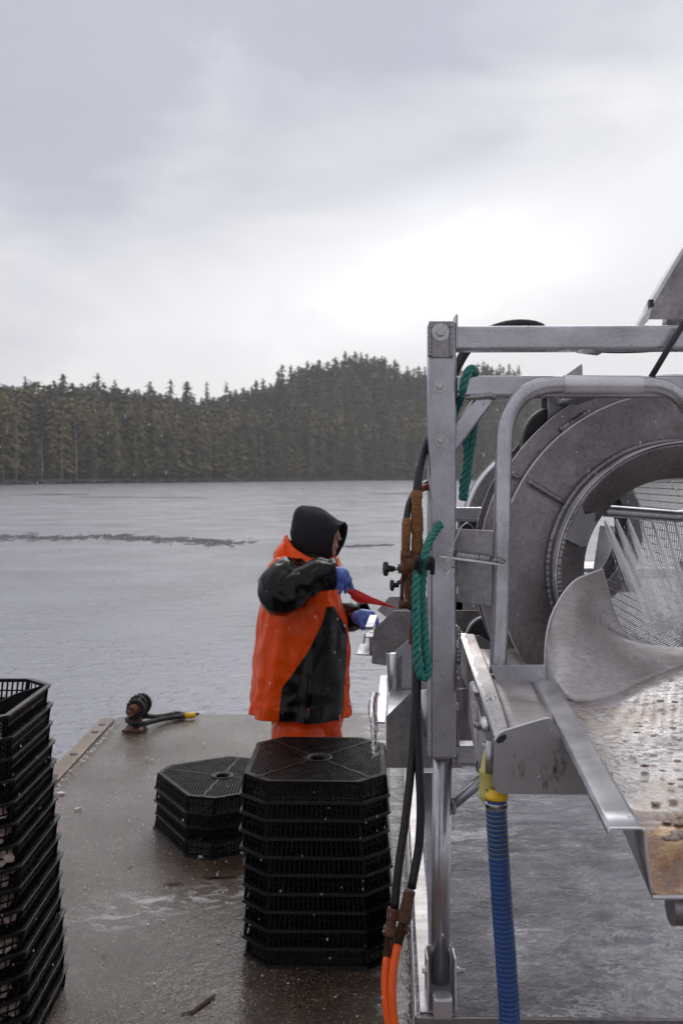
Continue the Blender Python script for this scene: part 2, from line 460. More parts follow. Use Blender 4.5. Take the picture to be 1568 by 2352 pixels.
def m_concrete():
    n = NT('wet_concrete')
    big = n.noise(.9, 5, .6); mid = n.noise(5, 5, .65)
    g = n.vor(130, None, 'F1', 'Color'); grain = n.ramp(n.noise(75, 5, .8), [(.34, .15), (.68, 2.3)])
    base = n.ramp(mid, [(.25, (.040, .026, .017)), (.5, (.070, .048, .034)), (.8, (.105, .078, .060))])
    base = n.mix(1, base, grain, 'MULTIPLY')
    st = n.nd('ShaderNodeSeparateColor'); n.L.new(g, st.inputs[0])
    peb = n.ramp(st.outputs[0], [(.80, 0), (.84, 1)]); disk = n.ramp(n.vor(130), [(.34, 1), (.46, 0)])
    base = n.mix(n.math('MULTIPLY', n.math('MULTIPLY', peb, disk), .9), base, (.40, .33, .27))
    pebd = n.ramp(st.outputs[1], [(.75, 0), (.79, 1)])
    base = n.mix(n.math('MULTIPLY', n.math('MULTIPLY', pebd, disk), .7), base, (.03, .022, .018))
    br = n.ramp(n.noise(1.5, 5, .65), [(.45, 0), (.62, .8)])
    base = n.mix(br, base, (.050, .029, .014))
    # suds riding on the runoff: a streak across the dock and the wash beside the platform
    sep = n.nd('ShaderNodeSeparateXYZ'); n.L.new(n.tc.outputs['Object'], sep.inputs[0]); X, Y = sep.outputs[0], sep.outputs[1]
    off = n.math('ADD', n.math('SUBTRACT', Y, n.math('MULTIPLY', X, .5)), n.math('MULTIPLY', n.math('SUBTRACT', n.noise(2.2, 2), .5), .5))
    dl = n.math('ABSOLUTE', n.math('SUBTRACT', off, 4.55)); band = n.ramp(dl, [(.03, 1), (.22, 0)])
    band = n.math('MULTIPLY', band, n.ramp(n.math('ADD', n.math('MULTIPLY', X, .5), 1.0), [(.40, 0), (.62, 1)]))
    wash = n.ramp(n.math('ADD', X, n.math('MULTIPLY', n.math('SUBTRACT', n.noise(5, 3), .5), .12)), [(.10, 0), (.20, .9)])
    lace = n.ramp(n.noise(13, 7, .72, n.co((.7, 1.3, 1)), .9), [(.50, 0), (.58, .9)])
    suds = n.math('MULTIPLY', n.math('MAXIMUM', band, wash), lace)
    base = n.mix(n.math('MULTIPLY', suds, .75), base, (.66, .66, .69))
    wet = n.ramp(big, [(.35, .06), (.52, .15), (.72, .34)])
    rip = n.noise(30, 3, .5, n.co((1, .7, 1)), .5)
    film = n.bump(rip, .16, .012)
    nm = n.bump(n.math('ADD', n.math('MULTIPLY', n.noise(150, 3, .7), 1.4), n.math('MULTIPLY', mid, 1.5)), .5, .006, film)
    n.L.new(n.bump(n.math('ADD', rip, n.math('MULTIPLY', n.noise(90, 2), .35)), .20, .010), n.b.inputs['Coat Normal'])
    return n.set(base=base, rough=wet, normal=nm, spec=.5, ior=1.45, coat=n.ramp(n.noise(.7, 4, .6), [(.3, .15), (.6, .5)]), coatr=n.ramp(n.noise(1.3, 4, .6), [(.4, .05), (.7, .22)]))
M['concrete'] = m_concrete()

def m_deckplate():
    n = NT('flooded_deck_plate')
    base = n.mix(n.ramp(n.noise(3, 5, .6), [(.35, 0), (.7, 1)]), (.115, .11, .135), (.20, .195, .235))
    base = n.mix(n.ramp(n.noise(2.6, 6, .7, None, .3), [(.58, 0), (.70, .65)]), base, (.17, .10, .07))
    # foam: white lace towards the splash under the chute, white glints painted in
    sep = n.nd('ShaderNodeSeparateXYZ'); n.L.new(n.tc.outputs['Object'], sep.inputs[0])
    nx = n.math('MULTIPLY', n.math('ADD', sep.outputs[0], .66), 3.2, True); ny = n.math('MULTIPLY', n.math('SUBTRACT', -0.15, sep.outputs[1]), 2.2, True)
    near = n.math('MULTIPLY', nx, ny)
    lace = n.ramp(n.noise(7, 8, .74, n.co((1, 1.7, 1)), .5), [(.468, 0), (.497, 1), (.528, 0)])
    sparkle = n.ramp(n.noise(60, 5, .75, n.co((1, 1.5, 1)), .3), [(.60, 0), (.65, .7)])
    pat = n.ramp(n.noise(3.0, 4, .6), [(.36, .15), (.58, 1)])
    foam_glint = n.math('MULTIPLY', n.math('MULTIPLY', n.math('MULTIPLY', n.math('ADD', lace, sparkle, True), pat), near), 1.5, True)
    milk = n.ramp(n.noise(2.6, 5, .6, None, .5), [(.46, 0), (.70, .8)])
    base = n.mix(milk, base, (.50, .50, .55)); base = n.mix(foam_glint, base, (.80, .80, .83))
    wv = n.math('ADD', n.noise(8, 4, .6, n.co((1, 2.0, 1)), .9), n.math('MULTIPLY', n.noise(30, 4, .65, n.co((1, 1.6, 1)), .6), .45)); calm = n.ramp(n.noise(2.2, 3), [(.35, .25), (.6, 1)])
    rings = n.ramp(n.vor(5), [(.03, 0), (.06, 1), (.09, 0), (.12, .7), (.15, 0)])
    h = n.math('ADD', n.math('MULTIPLY', n.math('MULTIPLY', wv, calm), 2.2), n.math('ADD', n.math('MULTIPLY', rings, .10), n.math('MULTIPLY', foam_glint, .4)))
    n.L.new(n.bump(h, .55, .05), n.b.inputs['Coat Normal'])
    return n.set(base=base, rough=n.ramp(n.noise(8, 4), [(.3, .06), (.7, .24)]), metal=n.math('SUBTRACT', .45, n.math('MULTIPLY', foam_glint, .45)), normal=n.bump(h, .6, .05), spec=.8, coat=.55, coatr=.06)
M['deck'] = m_deckplate()

def m_water():
    n = NT('rain_pocked_sea')
    co = n.co((1, 1.0, 1))
    w1 = n.noise(2.6, 5, .65, n.co((.9, 1.0, 1)), .5); w2 = n.noise(7, 3, .6, n.co((.7, 1.2, 1)), .5); w3 = n.noise(.22, 3, .5)
    pk = n.ramp(n.vor(5.6, n.co((1, .8, 1))), [(.0, -1), (.11, -.5), (.17, .9), (.25, 0)])
    h = n.math('ADD', n.math('ADD', n.math('MULTIPLY', w1, .24), n.math('MULTIPLY', w2, .26)), n.math('MULTIPLY', w3, .25))
    h = n.math('ADD', h, n.math('MULTIPLY', pk, .20))
    base = n.ramp(n.noise(.05, 3), [(.3, (.28, .286, .315)), (.7, (.345, .35, .375))])
    rg = n.ramp(n.noise(.35, 4, .6), [(.35, .14), (.7, .26)])
    return n.set(base=base, rough=rg, ior=1.36, spec=.5, normal=n.bump(h, .42, .16))
M['water'] = m_water()

def m_conifer(name, c0, c1):
    n = NT(name)
    at = n.nd('ShaderNodeAttribute', attribute_name='tint')
    v = n.ramp(n.noise(.9, 4, .7), [(.3, .6), (.7, 1.35)])
    base = n.mix(1, n.mix(at.outputs['Fac'], c0, c1), v, 'MULTIPLY')
    return n.set(base=base, rough=.9, spec=.15)
M['conifer'] = m_conifer('conifer_needles', (.064, .061, .043), (.205, .20, .095))
M['bark'] = m_plain('grey_bark', (.13, .105, .09), .9, var=.4, scale=2)
M['dead_bark'] = m_plain('bleached_trunk', (.38, .34, .31), .85, var=.4, scale=2)
M['hill'] = m_plain('forest_floor', (.035, .032, .020), 1, var=.5, scale=.2)
M['rock'] = m_plain('wet_shore_rock', (.045, .038, .034), .75, var=.6, scale=.6, bump=.8, bscale=3)

def m_stream(name, a, c=(.95, .955, .97)):
    n = NT(name); n.N.remove(n.b)
    k = n.noise(34, 5, .7, n.co((1, 1, .10)), .3)
    al = n.ramp(k, [(.25, a * .4), (.5, a), (.75, min(a * 1.5, 1))])
    d = n.nd('ShaderNodeBsdfDiffuse'); t = n.nd('ShaderNodeBsdfTranslucent'); tr = n.nd('ShaderNodeBsdfTransparent')
    for q in (d, t): q.inputs[0].default_value = (*c, 1)
    m1 = n.nd('ShaderNodeMixShader'); m1.inputs[0].default_value = .65; n.L.new(d.outputs[0], m1.inputs[1]); n.L.new(t.outputs[0], m1.inputs[2])
    m2 = n.nd('ShaderNodeMixShader'); n.L.new(al, m2.inputs[0]); n.L.new(tr.outputs[0], m2.inputs[1]); n.L.new(m1.outputs[0], m2.inputs[2])
    n.L.new(m2.outputs[0], n.out.inputs[0]); return n.m
M['spray'] = m_stream('white_water_jet', .45)
M['sheetw'] = m_stream('white_water_veil', .17)
M['mistw'] = m_stream('white_water_mist', .26)
def m_clear():
    n = NT('clear_water'); k = n.noise(40, 3)
    return n.set(base=(.92, .93, .95), rough=.04, trans=.92, ior=1.33, normal=n.bump(k, .5, .01))
M['drop'] = m_clear()
# ================================================================ SETTING
WZ = -0.55
def build_water():
    mb = MB(); xs = [-1500, -300, -60, -20, -8, 0, 8, 20, 60, 300, 1500]; ys = [-300, -40, 0, 4, 8, 14, 24, 50, 120, 300, 800, 2000]
    mb.grid([[(x, y, WZ) for x in xs] for y in ys])
    o = mb.build('water', M['water']); tag(o, 'pale grey rain pocked sea between the dock and the wooded shore', 'water', kind='structure')
    # drifting weed lines on the surface: thin ragged mats lying on the water
    def raft(name, pts, wid, n, label):
        m2 = MB(); line = resample(smooth_path([Vector((x, y, 0)) for x, y in pts], 12), wid[0] * .35)
        for p in line:
            if mnoise.noise(Vector((p.x * .5 + 3, p.y * .5, 0))) < -.45: continue
            for _ in range(n * 3):
                c = p + Vector((random.gauss(0, wid[0] * .5), random.gauss(0, wid[1] * .5), 0)); a = random.gauss(0, .35)
                l = random.uniform(.15, 1) ** 1.5 * wid[0] * .6; w = random.uniform(.3, 1) * min(wid[1], 1.2) * .05
                ux = Vector((math.cos(a), math.sin(a), 0)); uy = Vector((-ux.y, ux.x, 0)); z = Vector((0, 0, WZ + .012))
                m2.plate([c + ux * -l + z, c + uy * -w + z, c + ux * l + z, c + uy * w + z], (0, 0, .02))
        tag(m2.build(name, M['weed_raft']), label, 'weed', kind='stuff')
    def wp(u, v): d = (CH - WZ) * CF / (v - CV); return ((u - CU) / CF * d, d)
    M['weed_raft'] = m_plain('floating_weed', (.20, .195, .205), .6, var=.3)
    raft('floating_weed', [wp(-30, 1234), wp(60, 1235), wp(150, 1237), wp(250, 1233), wp(330, 1238), wp(440, 1243), wp(500, 1248), wp(560, 1249)], (.34, 1.7), 2, 'long thin line of dark weed drifting on the water left of the person')
    raft('floating_weed', [wp(100, 1136), wp(175, 1136)], (1.7, 4.2), 5, 'short dark smudge of weed far out on the water at the left')
    raft('floating_weed', [wp(195, 1142), wp(310, 1143)], (1.6, 1.2), 3, 'faint far streak of weed on the water, middle of three far streaks')
    raft('floating_weed', [wp(365, 1143), wp(450, 1144)], (1.6, .9), 3, 'faintest far streak of weed on the water near mid picture')
    raft('floating_weed', [wp(870, 1135), wp(985, 1134)], (1.5, 1.6), 3, 'thin dark weed streak on the water behind the hose fittings')
    raft('floating_weed', [wp(800, 1256), wp(900, 1252)], (.5, .5), 1, 'pale broken weed streak on the water right of the hood')
build_water()

DX0 = -1.655; DY1 = 7.5
def build_dock():
    mb = MB()
    # slab top as one sheet with a softened rim, then the sides
    xs = [DX0 + i * .35 for i in range(0, 24)]; ys = [-4 + i * .38 for i in range(0, 31)]
    ys = [y for y in ys if y < DY1 - .1] + [DY1]
    rows = []
    for y in ys:
        r_ = []
        for x in xs:
            yy = y
            if y == DY1: yy = DY1 + .03 * math.sin(x * 3.1) + .02 * math.sin(x * 9) - (.10 if x < DX0 + .1 else 0)
            r_.append((x, yy, .004 * math.sin(x * 2.3 + y * 1.1)))
        rows.append(r_)
    mb.grid(rows)
    n = len(xs); top = rows[-1]
    mb.grid([[Vector(p) for p in top], [Vector(p) + Vector((0, .02, -.02)) for p in top], [Vector((p[0], DY1 + .05, -1.2)) for p in top]])
    left = [r_[0] for r_ in rows]
    mb.grid([[Vector(p) for p in left], [Vector((p[0] - .01, p[1], -1.2)) for p in left]])
    right = [r_[-1] for r_ in rows]
    mb.grid([[Vector(p) for p in right], [Vector((p[0], p[1], -1.2)) for p in right]])
    o = mb.build('dock', M['concrete']); tag(o, 'wet brown concrete float dock under the stacks of trays', 'dock', kind='structure')
    # tan edging along the left side with round plugs
    e = MB(); y = -3.5
    while y < 7.25:
        y2 = min(y + 3.05, 7.3)
        e.box((DX0 - .052, (y + y2) / 2, -.036), (.10, y2 - y - .006, .11)); y = y2
    eo = e.build('dock_edge_strip', M['wet_wood'], bevel=.006); tag(eo, 'tan edging strip along the left side of the dock', 'edging', kind='structure')
    pl = MB()
    for y in (5.9, 6.35, 6.9, 7.1):
        pl.lathe((DX0 - .05, y, .0195), (0, 0, 1), [(.026, -.002), (.026, .003), (.018, .004), (.001, .002)], 14)
    pl.build('edge_plug', M['rubber'], eo)
build_dock()

# ---------------------------------------------------------------- far shore and forest
def shoreY(u):
    return float(np.interp(u, [-700, 0, 443, 949, 1300, 2000], [228, 238, 318, 455, 500, 560]))
def skyl(u):
    return float(np.interp(u, [-700, 0, 150, 250, 350, 450, 520, 620, 690, 740, 830, 890, 930, 990, 1100, 1190, 1225, 1260, 1400, 2000],
                           [.100, .100, .103, .102, .096, .084, .092, .100, .112, .118, .124, .121, .111, .113, .113, .110, .098, .088, .07, .06]))
INL = 95.0
def hillz(u, s):
    D = shoreY(u); hs = max(skyl(u) * (D + INL) - 24.5, 2.0); t = min(max(s / INL, 0), 1.2)
    return WZ + .3 + (hs) * (t ** .9) * (1 if t <= 1 else 1 - (t - 1) * .5)
def hpos(u, s):
    y = shoreY(u) + s; return ((u - CU) / CF * y, y)
def build_hill():
    us = list(range(-700, 2001, 50)); ss = [-6, 0, 6, 15, 30, 50, 70, 95, 130, 200]
    mb = MB(); rows = []
    for s in ss:
        r_ = []
        for u in us:
            x, y = hpos(u, s); z = WZ - 1.5 if s < 0 else (hillz(u, s) if s <= 95 else hillz(u, 95) - (s - 95) * .25)
            r_.append((x, y, z))
        rows.append(r_)
    mb.grid(rows); o = mb.build('hill', M['hill']); tag(o, 'wooded hillside on the far shore', 'hill', kind='structure')
    rk = MB()
    for i in range(900):
        u = random.uniform(-350, 1350); s = random.uniform(-3.0, 1.5); x, y = hpos(u, s)
        r_ = random.uniform(.35, 1.2); rk.ball((x, y, WZ + random.uniform(-.1, .9)), (r_ * random.uniform(1, 2.4), r_, r_ * random.uniform(.4, .8)), 6, 4)
    tag(rk.build('shore_rocks', M['rock']), 'dark band of wet rock along the far waterline', 'rocks', kind='stuff')
build_hill()

def conifer_arrays(seed, h, nb=26, per=7, spread=.16, gap=.1, lean=0.0):
    """one conifer as arrays: verts, quads, material index (0 needles, 1 bark)"""
    r = random.Random(seed); v = []; f = []; m = []
    k = 6
    for i in range(2):
        z = 0 if i == 0 else h * .97; rad = h * .011 if i == 0 else h * .001
        for a in range(k): v.append((rad * math.cos(a * 6.283 / k) + lean * z * .3, rad * math.sin(a * 6.283 / k), z))
    for a in range(k): f.append((a, (a + 1) % k, k + (a + 1) % k, k + a)); m.append(1)
    z = h * r.uniform(.06, .22)
    while z < h * .99:
        t = z / h
        env = spread * h * (1 - t) ** .42 * (1.0 if t > .12 else .75) + .026 * h
        n = max(4, int(per * (1 - t * .45)))
        if r.random() > gap:
            a0 = r.uniform(0, 6.28)
            for b in range(n):
                if r.random() < gap: continue
                a = a0 + b * 6.283 / n + r.uniform(-.4, .4); l = env * r.uniform(.45, 1.35)
                dr = r.uniform(.15, .5) * l; w = l * r.uniform(.22, .38); ca, sa = math.cos(a), math.sin(a)
                bz = z + r.uniform(-.01, .01) * h; lx = lean * bz * .3
                def q(d, s_, dz): return (lx + ca * d - sa * s_, sa * d + ca * s_, bz + dz)
                i0 = len(v)
                v += [q(0, 0, .02 * h), q(l * .35, w, -dr * .25 - .10 * w), q(l * .4, 0, -dr * .2 + .12 * w), q(l * .35, -w, -dr * .25 - .10 * w),
                      q(l * .75, w * .75, -dr * .8 - .3 * w), q(l, 0, -dr), q(l * .75, -w * .75, -dr * .8 - .3 * w), q(l * .45, 0, -dr * .7 - .55 * w)]
                f += [(i0, i0 + 1, i0 + 2, i0 + 2), (i0, i0 + 2, i0 + 3, i0 + 3), (i0 + 1, i0 + 4, i0 + 5, i0 + 2), (i0 + 2, i0 + 5, i0 + 6, i0 + 3), (i0 + 1, i0 + 7, i0 + 3, i0 + 3)]
                m += [0] * 5
        z += h / nb * r.uniform(.7, 1.35) * (1 - .45 * t)
    return np.array(v, np.float32), f, m
PROTO = []
for i in range(9):
    r_ = random.Random(i)
    PROTO.append(conifer_arrays(i, 1.0, nb=[22, 26, 20, 24, 28, 20, 24, 18, 22][i], per=[8, 7, 7, 8, 6, 9, 7, 5, 8][i], spread=[.105, .09, .125, .10, .085, .12, .10, .10, .115][i], gap=[.06, .1, .15, .06, .1, .1, .18, .28, .12][i]))

def poly_mesh(name, V, F, MI, mats, tint=None):
    me = bpy.data.meshes.new(name)
    me.from_pydata(V.tolist() if hasattr(V, 'tolist') else V, [], F)
    for x in mats: me.materials.append(x)
    me.polygons.foreach_set('material_index', MI)
    if tint is not None:
        at = me.attributes.new('tint', 'FLOAT', 'POINT'); at.data.foreach_set('value', tint)
    me.update(); return me
def tri_fix(f): return tuple(dict.fromkeys(f))
def forest():
    V = []; F = []; MI = []; T = []; k = 0; rr = random.Random(3)
    spots = []
    for row, s in enumerate([4, 9, 15, 21, 28, 36, 44, 53, 62, 72, 82, 92]):
        u = -520.0
        while u < 1420:
            D = shoreY(u) + s; du = CF / D * rr.uniform(1.5, 3.7) * (.72 if row >= 8 else 1)
            u += du; spots.append((u, s + rr.uniform(-3, 3), row))
    for (u, s, row) in spots:
        p = rr.randrange(9); v, f, m = PROTO[p]
        h = rr.uniform(13, 24) if row > 0 else rr.uniform(9, 21)
        if row >= 9: h = rr.uniform(19.5, 24.5)
        h *= 1 + .10 * (shoreY(u) > 380)
        x, y = hpos(u, max(s, 2)); z = hillz(u, max(s, 0)) - .4
        a = rr.uniform(0, 6.28); ca, sa = math.cos(a), math.sin(a); w = rr.uniform(.95, 1.7) * (1.25 if row >= 8 else 1)
        q = np.empty_like(v); q[:, 0] = (v[:, 0] * ca - v[:, 1] * sa) * h * w + x; q[:, 1] = (v[:, 0] * sa + v[:, 1] * ca) * h * w + y; q[:, 2] = v[:, 2] * h + z
        V.append(q); F += [tuple(dict.fromkeys(i + k for i in g)) for g in f]; MI += m; k += len(v)
        t = min(max(rr.gauss(.60 - .05 * row, .30), 0), 1); T += [t] * len(v)
    me = poly_mesh('forest', np.concatenate(V), F, MI, [M['conifer'], M['bark']], T)
    o = bpy.data.objects.new('forest', me); COL.objects.link(o)
    tag(o, 'dense dark conifer wood covering the far shore in one mass', 'forest', kind='stuff')
forest()
def lone_trees():
    """the spires one can tell apart on the skyline, the pale trees at the water and the bleached trunks"""
    protos = []
    for p in (0, 1, 4, 6, 3):
        v, f, m = PROTO[p]; t = [.12] * len(v)
        protos.append(poly_mesh('conifer', v, [tri_fix(g) for g in f], m, [M['conifer'], M['bark']], t))
    lights = []
    for p in (0, 2, 5):
        v, f, m = PROTO[p]; t = [.95] * len(v)
        lights.append(poly_mesh('conifer', v, [tri_fix(g) for g in f], m, [M['conifer'], M['bark']], t))
    rr = random.Random(11)
    def put(me, u, s, top_v, h, label, group, name='conifer', w=1.0):
        x, y = hpos(u, s)
        z = (CH + (CV - top_v) / CF * y - h) if top_v is not None else hillz(u, s) - .3
        o = bpy.data.objects.new(name, me); COL.objects.link(o)
        o.location = (x, y, z); o.rotation_euler = (0, 0, rr.uniform(0, 6.28)); o.scale = (h * w, h * w, h)
        tag(o, label, 'tree', group)
    sky_spots = [(60, 852), (145, 852), (225, 850), (263, 862), (345, 873), (392, 862), (430, 868), (475, 872), (520, 868), (560, 880), (588, 866), (604, 858), (640, 840), (648, 832), (668, 828), (706, 818), (735, 822), (770, 812), (792, 800), (815, 803), (828, 798), (842, 803), (858, 812), (883, 815), (935, 835), (975, 838), (1085, 834), (1110, 826), (1147, 832), (1168, 826), (1190, 832)]
    for u, v in sky_spots:
        put(rr.choice(protos), u, 94 + rr.uniform(-4, 3), v + rr.uniform(3, 11), rr.uniform(20, 27), 'dark conifer spire standing up above the skyline of the far wood', 'conifer spires on the skyline', w=rr.uniform(1.0, 1.5))
    for i in range(46):
        u = -20 + i * 27 + rr.uniform(-11, 11)
        put(rr.choice(lights), u, rr.uniform(1.5, 6), None, rr.uniform(9, 22), 'olive green conifer in the front rank along the far waterline', 'olive conifers along the far waterline', w=rr.uniform(.8, 1.15))
    tr = MB(); tr.tube([(0, 0, 0), (.01, 0, .4), (.0, .01, .8), (.012, 0, 1)], [.014, .011, .007, .002], 7)
    for q in range(5): 
        z = .45 + q * .1; a = q * 2.1; tr.tube([(0, 0, z), (.05 * math.cos(a), .05 * math.sin(a), z + .02)], [.004, .001], 5)
    tm = tr.build('bare_trunk', M['dead_bark']); tm_me = tm.data; bpy.data.objects.remove(tm)
    for u, h, lab in ((39, 17, 'bleached bare trunk by the far waterline, nearest the left edge of the wood'), (8, 12, None), (97, 12, None), (142, 13, None), (176, 15, None), (279, 15, 'pale bare trunk high in the far wood'), (484, 13, None), (903, 14, None)):
        put(tm_me, u, 0.5 if lab is None or 'left' in lab else 46, None, h, lab or 'thin grey bare trunk among the front conifers of the far shore', None if lab else 'grey bare trunks in the far wood', 'bare_trunk')
lone_trees()
# ================================================================ STEEL DECK PLATFORM
def build_platform():
    base = thing('deck_platform', (.9, 4.2, 0), 'low flooded metal deck platform under the oyster tumbling machine', 'platform')
    fl = P(957, 2336, 2.84); z = .25
    a = Vector((.214, 2.853, z)); b = Vector((.38, 6.1, z)); c = Vector((2.9, 6.0, z)); d = Vector((2.9, 2.80, z))
    mb = MB(); n = 10
    rows = [[a.lerp(d, i / n).lerp(b.lerp(c, i / n), j / n) for i in range(n + 1)] for j in range(n + 1)]
    mb.grid(rows); mb.build('deck_plate', M['deck'], base)
    e = MB()
    # edge channel: two ribs under a rolled lip, front and left
    for p, q in ((a, d), (a, b)):
        e.bar(p + Vector((0, 0, -.012)), q + Vector((0, 0, -.012)), .012, .022)
        e.bar(p + Vector((0, 0, -.045)), q + Vector((0, 0, -.045)), .006, .035)
        e.bar(p + Vector((0, 0, -.074)), q + Vector((0, 0, -.074)), .018, .014)
        e.bar(p + Vector((0, 0, -.16)), q + Vector((0, 0, -.16)), .006, .15)
    e.build('edge_channel', M['sheet'], base, bevel=.003)
    s = MB(); s.plate([a + Vector((.012, .012, .001)), a + Vector((.062, .012, .001)), b + Vector((.05, 0, .001)), b + Vector((.006, 0, .001))], (0, 0, .004))
    s.build('edge_flat', M['guard'], base, bevel=.001)
    k = MB()
    for x in (.5, 1.5, 2.5):
        k.box((x, 4.4, .12), (.09, 2.9, .235))
    k.build('skid_beam', M['sheet'], base)
build_platform()

# ================================================================ OYSTER TUMBLER
TB = thing('oyster_tumbler', (.9, 3.6, .25), 'tall aluminium oyster tumbling machine with a spraying wire drum and stained chute', 'machine')
DP = 2.87; PXc = (1016.5 - CU) / CF * DP; PW = .079
ZT = P(0, 737, DP).z; ZB = P(0, 1746, DP).z
AX = Vector((.045, 1, 0)).normalized()                        # the machine stands a little askew
def ctr(d): return Vector((1.055 + (d - 3.12) * .045, d, 1.498))

def weld(path, r, mat='weld', **k):
    w = MB(); w.bead(path, r * 1.2, **k)
    if w.v: w.build('weld_seam', M[mat], TB)

def hexbolt(mb, c, n, r=.011, h=.009, washer=True):
    c = Vector(c); n = Vector(n).normalized()
    if washer: mb.lathe(c, n, [(.0, 0), (r * 1.75, 0), (r * 1.75, .0025), (0, .0028)], 18, smooth=False)
    mb.lathe(c, n, [(0, 0), (r, 0), (r, h), (r * .82, h + .0015), (0, h + .0015)], 6, smooth=False)

def posts():
    for nm, x, y in (('front', PXc, DP + PW / 2), ('far', 1.95, DP + PW / 2 - .04), ('rear', .56, 5.95), ('rear2', 2.03, 5.9)):
        zt_ = ZT if y < 4 else 1.30; m = MB(); m.box((x, y, (zt_ + ZB) / 2), (PW, PW, zt_ - ZB)); m.build('post', M['alu'], TB, bevel=.010, seg=3)
        l = MB(); l.tube([(x + .003, y, ZB + .02), (x - .004, y - .002, .25 + .07)], .0275, 28); l.build('leg', M['pipe'], TB)
        f = MB(); f.tube([(x - .004, y, .40), (x - .004, y, .27)], .026, 20)
    # foot bracket of the front post: channel cheeks, square stub, cross bolt
    x = PXc - .003; y = DP + PW / 2
    f = MB()
    for sx in (-1, 1):
        f.plate([(x + sx * .037, y - .045, .256), (x + sx * .037, y + .045, .256), (x + sx * .037, y + .04, .40), (x + sx * .037, y - .03, .40)], (sx * .006, 0, 0))
    f.box((x, y + .045, .33), (.075, .006, .15))
    f.build('foot_bracket', M['bright'], TB, bevel=.002)
    s = MB(); s.box((x - .001, y - .062, .283), (.052, .055, .06)); s.build('foot_block', M['bright'], TB, bevel=.006, seg=3)
    b = MB(); hexbolt(b, (x - .043, y - .012, .358), (-1, 0, 0), .009, .010); b.build('foot_bolt', M['steel'], TB); b = MB(); hexbolt(b, (x + .043, y - .012, .358), (1, 0, 0), .010, .010)
    b.tube([(x + .05, y - .012, .358), (x + .069, y - .012, .358)], .006, 10); b.build('foot_bolt', M['steel'], TB)
    # cover plate at the head of the front post, welded down both sides
    c = MB(); p0 = P(984, 738, DP - .001); p1 = P(1040, 822, DP - .001)
    c.box(((p0.x + p1.x) / 2, DP - .0045, (p0.z + p1.z) / 2), (p1.x - p0.x, .006, p0.z - p1.z)); c.build('head_plate', M['sheet'], TB, bevel=.002)
    w = MB()
    for u in (986.5, 1036): weld([P(u, 742, DP - .009), P(u, 822, DP - .009)], .0052)
    
    fn = MB(); fn.box((PXc + PW / 2 + .001, DP + .036, ZT - .03), (.006, .072, .10)); fn.build('head_fin', M['alu'], TB, bevel=.002)
    for u, v, r_ in ((1011, 763, .0145), (1009, 887, .011), (1012, 1011, .011)):
        q = MB(); hexbolt(q, P(u, v, DP - (.0075 if v < 800 else 0)), (0, -1, 0), r_, .011); q.build('bolt', M['steel'], TB)
    for v in (1355, 1478, 1620, 1822 - 100):
        q = MB(); pp = P(1040, v, DP + .02); q.box((PXc + PW / 2 + .003, DP + .012, pp.z), (.008, .014, .024)); q.build('side_nut', M['steel'], TB, bevel=.002)
    # welded side strap between post and trough
    st = MB(); st.box((PXc + PW / 2 + .004, DP + .05, P(0, 1600, DP).z), (.006, .05, .40)); st.build('side_strap', M['sheet'], TB, bevel=.001)
    weld([P(1052.5, 1440, DP + .03), P(1051, 1530, DP + .03)], .0062); weld([P(1049.5, 1660, DP + .03), P(1049, 1745, DP + .03)], .0055)
    
posts()

